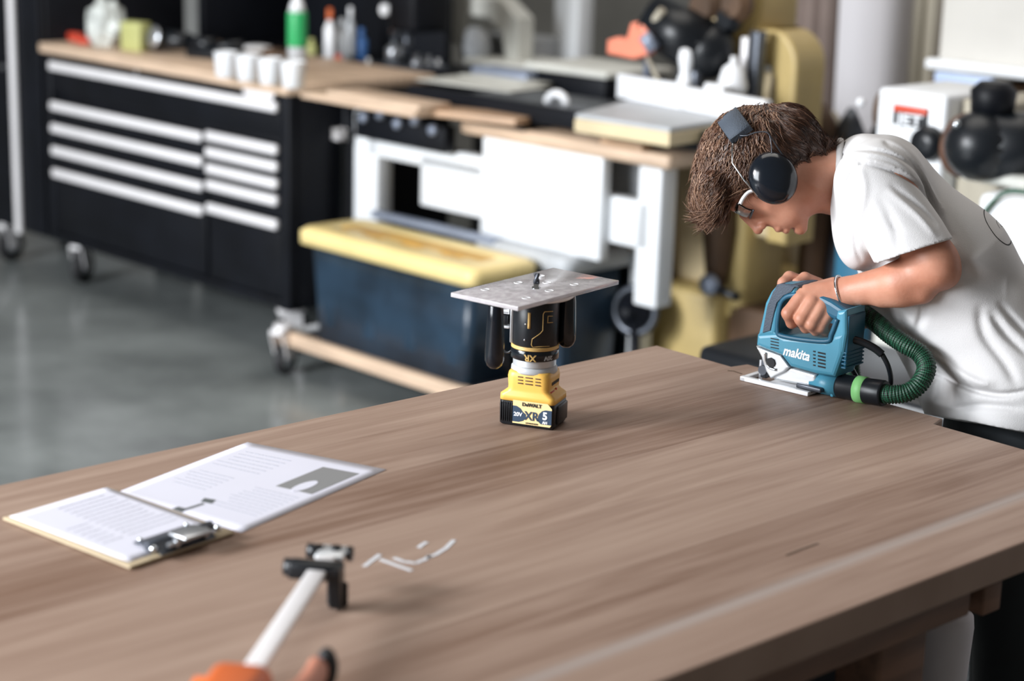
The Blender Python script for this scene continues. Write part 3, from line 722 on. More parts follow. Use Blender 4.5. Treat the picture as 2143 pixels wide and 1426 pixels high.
# ================================================================== jigsaw
J0 = onz(1548, 797, TZ); J1 = onz(1690, 831, TZ)
JU = (J1 - J0) / np.linalg.norm(J1 - J0); JN = np.array([-JU[1], JU[0], 0])
if JN[1] < 0: JN = -JN
def jp(px, py, d=.008):
    r = ray(px, py); o = J0 + JN * d; t = ((o - cO) @ JN) / (r @ JN); p = cO + r * t; v = p - J0; return float(v @ JU), float(p[2] - TZ)
JM = Matrix(((JU[0], JN[0], 0, J0[0]), (JU[1], JN[1], 0, J0[1]), (0, 0, 1, TZ), (0, 0, 0, 1)))
JG = thing('jigsaw', 'blue corded jigsaw with a steel base cutting the far end of the tabletop', 'jigsaw', JM)
def jpoly(pts, d=.008): return [jp(x, y, d) for x, y in pts]
mb = MB().prism(jpoly([(1581, 724), (1583, 700), (1625, 697), (1640, 705), (1727, 713), (1745, 702), (1767, 697), (1762, 745), (1746, 790), (1706, 784), (1653, 769), (1634, 745), (1600, 732)]), .008, .070, bev=.007)
bod = part('motor_housing', mb, 'mak_blue', JG)
mb = MB().prism(jpoly([(1583, 706), (1591, 673), (1599, 635), (1611, 611), (1622, 598), (1640, 594), (1668, 599), (1662, 622), (1642, 628), (1630, 640), (1623, 695), (1632, 704)]), .009, .067, bev=.007)
part('front_column', mb, 'mak_blue', bod)
mb = MB().prism(jpoly([(1640, 597), (1668, 598), (1700, 610), (1740, 630), (1770, 650), (1768, 676), (1745, 672), (1700, 648), (1668, 629), (1650, 628)], .018), .018, .056, bev=.008)
part('handle', mb, 'mak_dark', JG)
mb = MB().prism(jpoly([(1750, 652), (1770, 649), (1770, 700), (1763, 745), (1727, 713), (1744, 682)]), .009, .069, bev=.006)
part('rear_column', mb, 'mak_blue', bod)
mb = MB().box(jp(1765, 700)[0], jp(1765, 700)[0] + .005, .014, .064, jp(1760, 770)[1], jp(1768, 662)[1], .003)
for k in range(5): z = jp(1755, 772)[1] + k * .006; mb.box(jp(1762, 700)[0], jp(1762, 700)[0] + .0085, .012, .066, z, z + .003, .001)
part('rear_cover', mb, 'mak_dark', bod)
mb = MB().prism(jpoly([(1632, 596), (1664, 600), (1655, 612), (1640, 619), (1626, 634), (1620, 655), (1612, 692), (1596, 697), (1600, 672), (1606, 640), (1618, 610)]), .0072, .012, bev=.001)
mb.prism(jpoly([(1625, 596), (1632, 594), (1668, 598), (1672, 602), (1630, 600), (1618, 612)]), .008, .069, bev=.002)
part('grip_pad', mb, 'mak_pad', JG)
P = [JM @ Vector((*[jp(x, y)[0]], .0085, jp(x, y)[1])) for x, y in ((1668, 617), (1646, 622), (1633, 640), (1627, 690), (1642, 705), (1727, 715), (1740, 700), (1752, 668))]
part('grip_lining', MB().tube(P, .0042, n=8, res=5), 'mak_dark', bod, world=True)
mb = MB()
for k in range(4): x, y = 1613 + 0 * k, 707 + k * 6.2; a_ = jp(x, y); b_ = jp(1630, y + 3.5); mb.prism([(a_[0], a_[1]), (b_[0], b_[1]), (b_[0], b_[1] - .0018), (a_[0], a_[1] - .0018)], .0074, .010)
for k in range(5): x, y = 1712, 736 + k * 7.2; a_ = jp(x, y); b_ = jp(1728, y + 3.5); mb.prism([(a_[0], a_[1]), (b_[0], b_[1]), (b_[0], b_[1] - .0026), (a_[0], a_[1] - .0026)], .0074, .010)
for k in range(5): x, y = 1702, 734 + k * 7.2; a_ = jp(x, y); b_ = jp(1707, y + 1); mb.prism([(a_[0], a_[1]), (b_[0], b_[1]), (b_[0], b_[1] - .0022), (a_[0], a_[1] - .0022)], .0074, .010)
part('vent_slots', mb, 'black_plastic', bod)
tu, tz = jp(1668, 741); e = jp(1692, 747); s0_ = jp(1643, 735); ang = math.atan2(e[1] - s0_[1], e[0] - s0_[0])
T = Matrix.Translation((tu, .0076, tz)) @ Matrix.Rotation(math.pi / 2, 4, 'X') @ Matrix.Rotation(ang, 4, 'Z')
tm = text_mb('makita', .0215, T @ Matrix(((1, .22, 0, 0), (0, 1, 0, 0), (0, 0, 1, 0), (0, 0, 0, 1))), bold=.0006, wx=.86)
part('lettering', tm, 'lettering_white', bod)
mb = MB().prism(jpoly([(1581, 725), (1600, 733), (1633, 745), (1651, 769), (1640, 780), (1612, 793), (1602, 777), (1593, 748)], .012), .012, .055, bev=.003)
gear = part('gear_head', mb, 'cast', JG)
mb = MB().cyl((*[jp(1611, 760)[0]], .0095, jp(1611, 760)[1]), (*[jp(1611, 760)[0]], .014, jp(1611, 760)[1]), .0085, n=8)
part('selector_knob', mb, 'black_plastic', gear)
mb = MB().tube([JM @ Vector((jp(x, y)[0], .0105, jp(x, y)[1])) for x, y in ((1600, 738), (1600, 755), (1608, 770), (1622, 775))], .0022, n=8, res=4); part('wire_guard', mb, 'chrome', gear, world=True)
u0 = jp(1592, 785, .03)[0]
mb = MB().box(u0 - .003, u0 + .004, .029, .0305, -.035, jp(1600, 755, .03)[1], .0); part('blade', mb, 'steel', JG)
mb = MB().box(u0 + .004, u0 + .016, .022, .042, .006, .040, .002).cyl((u0 + .010, .018, .020), (u0 + .010, .045, .020), .008); part('blade_roller', mb, 'dark_steel', JG)
Lb = jp(1690, 831, 0)[0]
mb = MB().box(0, Lb, 0, .010, .0005, .0075, .001).box(0, Lb, .060, .070, .0005, .0075, .001).box(0, .010, 0, .070, .0005, .0070, .001).box(.045, Lb, .006, .064, .0008, .0045, .0008)
part('base_plate', mb, 'white_gloss', JG, label='bright steel base plate')
mb = MB().box(Lb - .028, Lb + .018, .008, .050, .0075, .0155, .002); part('base_clamp', mb, 'dark_steel', JG)
mb = MB().prism(jpoly([(1617, 778), (1654, 770), (1706, 785), (1706, 812), (1640, 800), (1618, 795)], .018), .018, .052, bev=.004)
part('lower_housing', mb, 'cast', JG)
DD = .034
n0 = jp(1704, 799, DD); n1 = jp(1757, 808, DD); n2 = jp(1852, 824, DD)
def j3(uv, d=DD): return (uv[0], d, uv[1])
mb = MB().cyl(j3(n0), j3(n1), .0165, .0185, n=28); mb.box(n1[0] - .008, n1[0] - .002, DD - .014, DD + .014, .002, .022, .002)
part('dust_port', mb, 'mak_blue', JG)
# power cord
D0 = float((JM @ Vector((jp(1700, 640, .037)[0], .037, jp(1700, 640, .037)[1]))).dot(Vector(cF)) - Vector(cO).dot(Vector(cF)))
S_ = D0 / FPX
def W(px, py, c): return cO + (cF + cR * (px - 1071.5) / FPX - cU * (py - 713) / FPX) * (D0 + c * S_)
def cdep(uv, d): v = np.array(JM @ Vector((uv[0], d, uv[1]))) - cO; return (v @ cF - D0) / S_
cc = cdep(jp(1770, 700, .03), .03)
part('cord_sleeve', MB().tube([W(1772, 708, cc), W(1800, 715, cc - 5), W(1828, 728, cc - 10), W(1846, 742, cc - 12)], .0062, n=10, res=5), 'black_plastic', JG, world=True)
cord = part('power_cord', MB().tube([W(1846, 742, cc - 12), W(1858, 765, cc - 8), W(1864, 790, cc + 5), W(1862, 812, cc + 30), W(1850, 830, cc + 70), W(1800, 800, cc + 130), W(1760, 740, cc + 180), W(1790, 900, cc + 240)], .004, n=8, res=6), 'black_plastic', JG, world=True)

# dust hose: a thing of its own, plugged on the jigsaw
h0 = JM @ Vector(j3(n1)); h1 = JM @ Vector(j3(n2)); hb = JM @ Vector((n1[0], DD, 0))
HT = Matrix.Translation(Vector(h0))
HS = thing('dust_hose', 'green flecked dust extraction hose with a black cuff looping behind the jigsaw', 'hose', HT)
dirn = (h1 - h0).normalized()
mb = MB(); L_ = (h1 - h0).length
mb.lathe([(.0185, 0), (.0195, .003), (.0195, L_ * .33), (.0205, L_ * .36), (.0205, L_ * .96), (.019, L_)], o=h0, ax=dirn, n=32)
part('cuff', mb, 'black_plastic', HS, world=True)
mb = MB().lathe([(.0200, L_ * .40), (.0212, L_ * .405), (.0212, L_ * .60), (.0200, L_ * .605)], o=h0, ax=dirn, n=32)
part('tape_band', mb, 'tape_green', HS, world=True, label='light green band')
c0 = cdep(n2, DD)
pts = [h1 - dirn * .006, h1 + dirn * .010] + [Vector(W(*p)) for p in ((1898, 822, c0 - 18), (1925, 803, c0 - 18), (1939, 770, c0 - 5), (1926, 741, c0 + 10), (1895, 722, c0 + 22), (1862, 700, c0 + 45), (1835, 677, c0 + 70), (1803, 655, c0 + 110), (1775, 645, c0 + 165), (1770, 680, c0 + 260), (1790, 850, c0 + 330), (1800, 1100, c0 + 360))]
path = smooth_path(pts, 10)
def hose(path, r, pitch):
    # resample evenly
    P = [path[0]]; acc = 0; step = pitch / 4
    for a_, b_ in zip(path[:-1], path[1:]):
        L = (b_ - a_).length; t = step - acc
        while t <= L: P.append(a_ + (b_ - a_) * (t / L)); t += step
        acc = (acc + L) % step
    return P
P = hose(path, .0145, .0045)
hm = MB(); rad = [.0142 + .0011 * math.sin(i * math.pi / 2) for i in range(len(P))]
hm.tube(P, rad, n=24)
ho = part('hose_tube', hm, 'hose', HS, world=True, recalc=False, label='green flecked corrugated hose')
uvl = ho.data.uv_layers.new(name='UVMap')
nn = 24
uvs = np.zeros((len(ho.data.loops), 2))
for poly in ho.data.polygons:
    vi = [ho.data.loops[l].vertex_index for l in poly.loop_indices]
    if len(vi) != 4: continue
    cols = [v % nn for v in vi]; wrap = max(cols) - min(cols) > 2
    for l, v in zip(poly.loop_indices, vi):
        c_ = v % nn; c_ = c_ + nn if (wrap and c_ == 0) else c_
        uvs[l] = (c_ * 1.5, (v // nn) * .5)
uvl.data.foreach_set('uv', uvs.ravel())
# ================================================================== the person
def loc_(px, py, c): k = 1 + c / FPX; return ((px - 1071.5) * k, -(py - 713) * k, c)
def toworld(V):
    V = np.asarray(V, float) * S_
    return cO + V[:, :1] * cR + V[:, 1:2] * cU + (V[:, 2:3] + D0) * cF
hipw = W(2150, 905, 120)
PT = Matrix.Translation((float(hipw[0]), float(hipw[1]), 0.0))
PE = thing('person', 'person in a white t-shirt bending over the tabletop and guiding the blue jigsaw', 'person', PT)

def bounds(pts, pad=0):
    A = np.array([loc_(*p) for p in pts]); return A.min(0) - pad, A.max(0) + pad
lo, hi = bounds([(1435, 190, -190), (2260, 200, 330), (1435, 960, -190), (2290, 960, 330)])
B = SDF(lo, hi, 2.3)
def C(a, ra, b, rb, k=10, op='u', cs=1.0): B.cone(loc_(*a), ra, loc_(*b), rb, k, op, cs)
def E(c, r, rot=0, k=10, op='u'): B.ell(loc_(*c), r, math.radians(rot), k, op)
HC_ = 62
# skull and face, looking down to the lower left
E((1588, 335, HC_), (112, 98, 88))
C((1560, 405, HC_), 34, (1640, 430, HC_), 40, 30, cs=1.35)
C((1690, 395, HC_), 55, (1665, 445, HC_), 28, 30, cs=1.35)
C((1612, 425, HC_ - 34), 22, (1655, 440, HC_ - 26), 22, 20); C((1612, 425, HC_ + 34), 22, (1655, 440, HC_ + 26), 22, 20)   # cheeks
E((1637, 455, HC_), (34, 26, 34), 0, 18)                 # muzzle
E((1672, 470, HC_), (17, 19, 22), 0, 12)                 # chin
C((1536, 434, HC_ - 26), 9, (1536, 434, HC_ + 26), 9, 12)  # brow
E((1558, 446, HC_ - 33), (12, 9, 13), 0, 8, 's'); E((1558, 446, HC_ + 33), (12, 9, 13), 0, 8, 's')
E((1563, 439, HC_ - 31), (9, 8, 9), 0, 4); E((1563, 439, HC_ + 31), (9, 8, 9), 0, 4)
C((1578, 440, HC_), 18, (1600, 456, HC_), 18, 10); C((1553, 452, HC_), 6, (1585, 478, HC_), 9, 12)          # nose
E((1587, 481, HC_), (10, 10, 10), 0, 6)
E((1596, 474, HC_ - 11), (8, 7, 6), 0, 5); E((1596, 474, HC_ + 11), (8, 7, 6), 0, 5)
E((1601, 478, HC_ - 7), (3, 4, 3), 0, 3, 's'); E((1601, 478, HC_ + 7), (3, 4, 3), 0, 3, 's')
E((1629, 479, HC_), (8, 8, 19), 20, 5)                   # upper lip
E((1645, 482, HC_), (8, 8, 17), 0, 5)                    # lower lip
C((1637, 490, HC_ - 20), 2.0, (1637, 490, HC_ + 20), 2.0, 3, 's')
C((1636, 478, HC_ - 24), 2.6, (1633, 492, HC_ - 12), 2.6, 3, 's')
E((1658, 480, HC_), (5, 6, 18), 0, 5, 's')
E((1676, 479, HC_), (12, 12, 15), 0, 8)
for s_ in (-1, 1):                                       # ears, under the cups
    E((1618, 372, HC_ + s_ * 88), (17, 27, 9), -20, 6); E((1616, 370, HC_ + s_ * 97), (8, 15, 5), -20, 4, 's')
# neck, shoulders, trunk
C((1660, 365, HC_ + 5), 66, (1800, 385, 80), 80, 20)
C((1845, 405, -62), 66, (1845, 405, 240), 66, 40)
C((1860, 430, 90), 92, (2000, 640, 90), 112, 30, cs=1.35); C((2000, 640, 90), 112, (2120, 850, 100), 120, 30, cs=1.35)
# left arm, nearest to the camera
C((1850, 395, -95), 60, (1955, 545, -132), 46, 14)
C((1950, 540, -134), 47, (1960, 560, -132), 46, 10); E((1982, 578, -130), (24, 22, 26), 30, 16)
C((1958, 556, -130), 46, (1885, 592, -95), 43, 14); C((1885, 592, -95), 43, (1772, 611, -25), 30, 14); 
C((1930, 610, -112), 26, (1850, 620, -75), 22, 18)
E((1780, 600, -35), (14, 10, 14), 0, 8)
# left hand closed over the handle
C((1772, 611, -25), 29, (1690, 620, -14), 25, 12); C((1770, 622, -25), 27, (1730, 645, -26), 25, 12); C((1745, 600, 0), 20, (1700, 612, 8), 20, 12)
for pts in ([(1676, 625, -22, 17), (1650, 656, -24, 14.5), (1657, 676, -8, 12), (1676, 672, 14, 10.5)],
            [(1698, 634, -34, 17), (1677, 668, -38, 14.5), (1687, 686, -16, 12), (1702, 682, 8, 10.5)],
            [(1718, 643, -38, 16), (1698, 678, -42, 13.5), (1708, 692, -20, 11.5), (1722, 684, 4, 10)],
            [(1738, 650, -36, 15), (1717, 684, -38, 12.5), (1727, 693, -20, 10.5), (1738, 686, 0, 9.5)],
            [(1742, 606, 12, 17), (1712, 606, 44, 14.5), (1690, 620, 58, 12.5), (1672, 632, 60, 10)]):
    for p, q in zip(pts[:-1], pts[1:]): C(p[:3], p[3], q[:3], q[3], 4)
# right arm behind, its hand over the front knob
C((1865, 430, 250), 56, (1880, 640, 215), 44, 20); C((1880, 640, 215), 43, (1800, 655, 150), 33, 14); C((1800, 655, 150), 33, (1745, 625, 92), 25, 12)
C((1745, 625, 92), 26, (1712, 606, 72), 23, 10)
for pts in ([(1715, 596, 56, 14), (1684, 582, 44, 12.5), (1668, 594, 30, 11.5), (1662, 606, 26, 10)],
            [(1708, 600, 76, 14), (1652, 580, 62, 12.5), (1639, 592, 48, 11.5), (1634, 606, 42, 10)],
            [(1705, 608, 92, 13), (1650, 596, 88, 12), (1632, 612, 78, 11), (1628, 628, 70, 9.5)],
            [(1705, 616, 104, 12), (1660, 612, 108, 11), (1640, 628, 98, 10), (1636, 642, 88, 9)],
            [(1720, 622, 60, 15), (1700, 640, 66, 12), (1684, 655, 72, 10)]):
    for p, q in zip(pts[:-1], pts[1:]): C(p[:3], p[3], q[:3], q[3], 4)
V, Q = B.mesh(2)
body = sdf_part('body', V, Q, 'skin', PE, toworld)
del B

# ------------------------------------------------------------------ t-shirt
lo, hi = bounds([(1715, 245, -240), (2330, 245, 400), (1715, 960, -240), (2330, 960, 400)])
B = SDF(lo, hi, 3.2)
C((1836, 390, 85), 103, (1960, 565, 90), 152, 30, cs=1.5); C((1960, 565, 90), 152, (2095, 790, 95), 170, 30, cs=1.30); C((2095, 790, 95), 170, (2150, 900, 95), 178, 30, cs=1.30)
C((1842, 385, -60), 92, (1842, 385, 240), 90, 40)
E((1795, 470, 0), (50, 96, 95), 0, 40)
E((1796, 335, 70), (40, 52, 118), 0, 25)
C((2000, 880, 40), 60, (2100, 900, -60), 60, 40)
# clean hem below
def plane_cut(p, q, keep_above=True):
    (x0, y0, _), (x1, y1, _) = loc_(*p), loc_(*q); d = np.array([x1 - x0, y1 - y0]); n = np.array([-d[1], d[0]]) / np.hypot(*d)
    if n[1] < 0: n = -n
    ax = [B.lo[k] + B.h * np.arange(B.n[k]) for k in range(2)]
    return (-( (ax[0][:, None] - x0) * n[0] + (ax[1][None, :] - y0) * n[1]))[:, :, None].astype(np.float32)
np.maximum(B.F, plane_cut((1930, 866, 0), (2143, 905, 0)), out=B.F)
# sleeves: own field, cut at the cuff, then joined
def sleeve(a, ra, b, rb, h1, h2, k, inner):
    F0 = B.F; B.F = np.full(B.n, 1e3, np.float32)
    C(a, ra, b, rb, 6); s1 = B.F
    B.F = np.full(B.n, 1e3, np.float32); C(inner[0], inner[1], inner[2], inner[3], 6); s2 = B.F
    cut = plane_cut(h1, h2); s1 = np.maximum(np.maximum(s1, cut), -np.maximum(s2, -cut - 34))
    B.F = F0; hh = np.clip(k - np.abs(F0 - s1), 0, None) / k; B.F = (np.minimum(F0, s1) - hh * hh * k * .25).astype(np.float32)
sleeve((1822, 378, -84), 74, (1925, 545, -130), 82, (1838, 549, -130), (1992, 498, -130), 12, ((1880, 460, -110), 60, (1950, 590, -132), 76))
sleeve((1845, 400, 250), 70, (1900, 560, 260), 80, (1830, 545, 260), (1960, 530, 260), 14, ((1860, 470, 255), 55, (1905, 620, 262), 74))
C((1730, 372, 75), 80, (1755, 374, 78), 77, 4, 's')      # neck hole
# folds pressed into the cloth on the near side
xs = B.lo[0] + B.h * np.arange(B.n[0]); ys = B.lo[1] + B.h * np.arange(B.n[1]); XX, YY = np.meshgrid(xs, ys, indexing='ij')
D2 = np.zeros_like(XX)
def groove(pts, w, amp):
    d = np.full_like(XX, 1e9); P = [loc_(x, y, -110)[:2] for x, y in pts]
    P = [np.array(p) for p in smooth_path([(*p, 0) for p in P], 5)]
    n = len(P) - 1; fade = np.zeros_like(XX)
    for i in range(n):
        a, b = P[i][:2], P[i + 1][:2]; ab_ = b - a; t = np.clip(((XX - a[0]) * ab_[0] + (YY - a[1]) * ab_[1]) / max(ab_ @ ab_, 1e-6), 0, 1)
        dd = (XX - a[0] - t * ab_[0]) ** 2 + (YY - a[1] - t * ab_[1]) ** 2; u = (i + t) / n; m = dd < d; d = np.where(m, dd, d); fade = np.where(m, np.sin(np.pi * np.clip(u * .9 + .05, 0, 1)) ** .6, fade)
    global D2; D2 = D2 + amp * fade * np.exp(-d / (w * w))
for pts, w, a in [([(1857, 300), (1896, 327), (1933, 369), (1952, 408), (1969, 442), (1982, 485), (1990, 500)], 8, 8), ([(1866, 306), (1905, 333), (1940, 372), (1962, 410), (1976, 440)], 5, -4),
                  ([(1784, 313), (1830, 318), (1874, 331), (1913, 357), (1935, 380)], 5, 5), ([(1784, 322), (1830, 328), (1870, 342), (1905, 366)], 6, -3.5),
                  ([(1800, 346), (1840, 356), (1880, 372), (1919, 392), (1940, 412)], 5.5, 5.5), ([(1800, 338), (1840, 346), (1880, 360), (1915, 380)], 6, -3),
                  ([(1855, 395), (1885, 418), (1913, 442), (1940, 472)], 7, 3.5), ([(1850, 408), (1880, 434), (1908, 460), (1935, 495)], 8, -4),
                  ([(1770, 296), (1782, 322), (1797, 346)], 3, 3), ([(1797, 346), (1775, 370), (1764, 400)], 4, 3.5), ([(1790, 350), (1800, 400), (1790, 470), (1800, 530)], 9, -3),
                  ([(1842, 455), (1856, 478), (1874, 490)], 7, 1.5), ([(1780, 440), (1792, 480), (1800, 520), (1815, 545)], 5, 3.5), ([(1830, 420), (1855, 470), (1865, 530)], 10, 2.5),
                  ([(1925, 728), (1946, 746), (1991, 785), (2030, 810), (2064, 822), (2100, 826), (2143, 818)], 7, 9), ([(1950, 735), (2000, 772), (2045, 800), (2070, 805)], 10, -6),
                  ([(1935, 700), (1940, 660), (1938, 620), (1950, 560)], 8, 5), ([(2075, 660), (2105, 700), (2150, 745)], 10, 6), ([(2050, 650), (2060, 700), (2100, 760), (2120, 800)], 12, 5),
                  ([(2095, 640), (2130, 680), (2170, 720)], 9, 5), ([(1960, 850), (1985, 800), (1975, 770)], 9, 5), ([(2010, 860), (2060, 850), (2130, 855)], 9, 5), ([(2000, 560), (2050, 590), (2110, 600)], 25, 7), ([(1900, 640), (1925, 690), (1955, 720)], 7, 5)]:
    groove(pts, w * .9, a * 1.4)
zs = B.lo[2] + B.h * np.arange(B.n[2]); wz = np.clip((70 - zs) / 60, 0, 1)
B.F += (D2[:, :, None] * wz[None, None, :]).astype(np.float32)
B.F += (1.4 * np.sin(XX[:, :, None] / 31 + YY[:, :, None] / 47) * np.sin(zs[None, None, :] / 37 + YY[:, :, None] / 60)).astype(np.float32)
V, Q = B.mesh(1)
shirt = sdf_part('t_shirt', V, Q, 'shirt', PE, toworld, )
del B, D2
# neck rib
P = [W(1755 - 4 * math.sin(t), 370 + 74 * math.sin(t) * 1.0, 78 + 76 * math.cos(t)) for t in np.linspace(0, 2 * math.pi, 41)]
part('collar', MB().tube(P, .0062, n=8), 'shirt', shirt, world=True)
# printed marks: cast on to the cloth
from mathutils.bvhtree import BVHTree
sv = toworld(V); bvh = BVHTree.FromPolygons([tuple(p) for p in sv], [tuple(int(i) for i in q) for q in Q])
def cloth(pts, w):
    out = []
    for p in smooth_path([(*p, 0) for p in pts], 6):
        d = Vector(ray(p[0], p[1])).normalized(); h = bvh.ray_cast(Vector(cO), d)
        if h[0] is not None: out.append(h[0] + h[1] * .0005)
    return MB().tube(out, w, n=6) if len(out) > 2 else None
r3 = lambda L: [(1700 + x / 3.565, 240 + y / 3.565) for x, y in L]
for L, w in (([(1320, 690), (1296, 690), (1281, 725), (1290, 780), (1320, 840), (1370, 910), (1425, 958), (1462, 972), (1482, 950), (1478, 890), (1450, 830)], .0013),
             ([(1360, 735), (1372, 775), (1378, 810), (1398, 848)], .0009), ([(1388, 770), (1400, 800), (1412, 835), (1445, 815)], .0009), ([(1375, 760), (1398, 772), (1418, 800)], .0009),
             ([(815, 262), (822, 285), (845, 312), (882, 328)], .0011), ([(838, 278), (860, 290), (882, 296)], .0011), ([(978, 402), (992, 392), (1008, 388)], .0011), ([(985, 385), (995, 395)], .0011)):
    m = cloth(r3(L), w)
    if m: part('printed_mark', m, 'print', shirt, world=True)

# ------------------------------------------------------------------ trousers, belt and shoes
hx, hy = float(hipw[0]), float(hipw[1])
B2 = SDF((hx - .35, hy - .35, .04), (hx + .35, hy + .40, 1.0), .012)
fx, fy = .10, .10
nL = np.array([-.25, -.97]);          # towards the near leg
hz = float(W(2120, 880, 100)[2])
cx, cy = hx, hy
B2.cone((cx, cy, hz - .02), .135, (cx + .01, cy, hz - .12), .15, .03)
for s_, k in ((-1, 0), (1, 1)):
    ox, oy = cx + s_ * .085 * .3, cy + s_ * .085
    B2.cone((ox, oy, hz - .10), .098, (ox + .01, oy + s_ * .03, .50), .075, .03); B2.cone((ox + .01, oy + s_ * .03, .50), .075, (ox + .03, oy + s_ * .05, .09), .062, .02)
V2, Q2 = B2.mesh(1)
sdf_part('trousers', V2, Q2, 'trouser', PE)
for s_ in (-1, 1):
    bx, by = cx + s_ * .025 + .03, cy + s_ * .135
    B3 = SDF((bx - .32, by - .2, 0), (bx + .2, by + .2, .2), .008)
    B3.cone((bx + .04, by, .045), .042, (bx - .13, by - .02, .036), .034, .02, cs=1.0); B3.cone((bx + .01, by, .05), .045, (bx + .005, by, .12), .045, .02)
    B3.F = np.maximum(B3.F, (.006 - (B3.lo[2] + B3.h * np.arange(B3.n[2])))[None, None, :].astype(np.float32))
    V3, Q3 = B3.mesh(1); sdf_part('shoe', V3, Q3, 'leather', PE)

# ------------------------------------------------------------------ hair
lo, hi = bounds([(1430, 195, -70), (1745, 195, 190), (1430, 495, -70), (1745, 495, 190)])
B = SDF(lo, hi, 2.6)
E((1586, 330, HC_), (124, 110, 99), 8)
E((1493, 392, HC_), (44, 72, 78), -8, 30)
C((1650, 290, HC_), 72, (1700, 318, HC_ + 5), 48, 20, cs=1.25)
(x0, y0, _), (x1, y1, _) = loc_(1522, 416, HC_), loc_(1650, 352, HC_)
d = np.array([x1 - x0, y1 - y0]); n = np.array([-d[1], d[0]]) / np.hypot(*d); n = n if n[1] > 0 else -n
xs = B.lo[0] + B.h * np.arange(B.n[0]); ys = B.lo[1] + B.h * np.arange(B.n[1])
pl = -((xs[:, None] - x0) * n[0] + (ys[None, :] - y0) * n[1])
left = (xs[:, None] - loc_(1524, 416, HC_)[0]) + 0 * ys[None, :]
B.F = np.maximum(B.F, np.minimum(pl, left)[:, :, None].astype(np.float32))
XX, YY, ZZ = np.meshgrid(xs, ys, B.lo[2] + B.h * np.arange(B.n[2]), indexing='ij')
B.F += (2.0 * np.sin(XX / 9 + YY / 15 + np.sin(ZZ / 14) * 2) + 1.2 * np.sin(YY / 6 + ZZ / 9)).astype(np.float32)
V, Q = B.mesh(1); del B, XX, YY, ZZ
me = bpy.data.meshes.new('hair')
rng = np.random.default_rng(5)
# surface samples with normals
tri = np.concatenate([Q[:, [0, 1, 2]], Q[:, [0, 2, 3]]]); a, b, c = V[tri[:, 0]], V[tri[:, 1]], V[tri[:, 2]]
nr = np.cross(b - a, c - a); ar = np.linalg.norm(nr, axis=1); nr /= np.maximum(ar, 1e-9)[:, None]
cen = V.mean(0)
if ((((a + b + c) / 3 - cen) * nr).sum(1)).mean() < 0: nr = -nr
NL = 8500
idx = rng.choice(len(tri), NL, p=ar / ar.sum()); u = rng.random((NL, 2)); u[u.sum(1) > 1] = 1 - u[u.sum(1) > 1]
root = a[idx] + (b - a)[idx] * u[:, :1] + (c - a)[idx] * u[:, 1:]; rn = nr[idx]
pxx = root[:, 0] / (1 + root[:, 2] / FPX) + 1071.5; pyy = 713 - root[:, 1] / (1 + root[:, 2] / FPX)
hv = []; hf = []; hs = []
def flow(px, py, c_):
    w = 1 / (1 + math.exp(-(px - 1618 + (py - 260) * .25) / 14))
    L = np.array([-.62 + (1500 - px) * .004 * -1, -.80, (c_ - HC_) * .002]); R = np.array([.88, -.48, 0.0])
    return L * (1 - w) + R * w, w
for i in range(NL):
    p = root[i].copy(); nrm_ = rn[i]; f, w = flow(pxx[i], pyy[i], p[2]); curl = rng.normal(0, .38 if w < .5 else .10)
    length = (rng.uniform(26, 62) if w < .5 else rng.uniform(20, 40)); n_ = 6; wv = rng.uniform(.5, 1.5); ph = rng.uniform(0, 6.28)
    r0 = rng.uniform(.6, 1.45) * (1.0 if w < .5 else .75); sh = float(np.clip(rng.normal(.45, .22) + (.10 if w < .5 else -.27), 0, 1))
    side = np.cross(nrm_, f); side /= max(np.linalg.norm(side), 1e-6); P = []
    t_ = f - nrm_ * (f @ nrm_); t_ = t_ / max(np.linalg.norm(t_), 1e-6); q = p + nrm_ * .5
    amp = 4.2 if w < .5 else .8
    for k in range(n_):
        P.append(q + side * amp * math.sin(ph + k * wv) + nrm_ * (1.2 + (2.2 if w < .5 else .6) * math.sin(k * .9 + ph)))
        t_ = t_ + side * curl * .35 + np.array([0, -.10, 0]) * (1 - w) - nrm_ * .10; t_ /= np.linalg.norm(t_); q = q + t_ * length / (n_ - 1)
    P = np.array(P); o = len(hv)
    for k in range(n_):
        t2 = P[min(k + 1, n_ - 1)] - P[max(k - 1, 0)]; t2 /= max(np.linalg.norm(t2), 1e-6); s1 = np.cross(t2, nrm_); s1 /= max(np.linalg.norm(s1), 1e-6); s2 = np.cross(t2, s1)
        r = r0 * (1 - .8 * (k / (n_ - 1)) ** 1.5)
        for m in range(3): an = 2.0944 * m; hv.append(P[k] + (s1 * math.cos(an) + s2 * math.sin(an)) * r); hs.append(sh + rng.normal(0, .03))
    for k in range(n_ - 1):
        for m in range(3): hf.append((o + k * 3 + m, o + k * 3 + (m + 1) % 3, o + (k + 1) * 3 + (m + 1) % 3, o + (k + 1) * 3 + m))
VV = np.concatenate([V, np.array(hv)]); QQ = np.concatenate([Q, np.array(hf) + len(V)])
me.vertices.add(len(VV)); me.vertices.foreach_set('co', toworld(VV).astype(np.float32).ravel())
me.loops.add(len(QQ) * 4); me.loops.foreach_set('vertex_index', QQ.astype(np.int32).ravel())
me.polygons.add(len(QQ)); me.polygons.foreach_set('loop_start', np.arange(len(QQ), dtype=np.int32) * 4); me.polygons.foreach_set('use_smooth', [True] * len(QQ)); me.update()
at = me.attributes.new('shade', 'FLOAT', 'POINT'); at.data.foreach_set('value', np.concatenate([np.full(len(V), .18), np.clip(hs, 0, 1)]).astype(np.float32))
me.materials.append(M['hair']); me.transform(PT.inverted()); ho_ = bpy.data.objects.new('hair', me); COL.objects.link(ho_); ho_.parent = PE

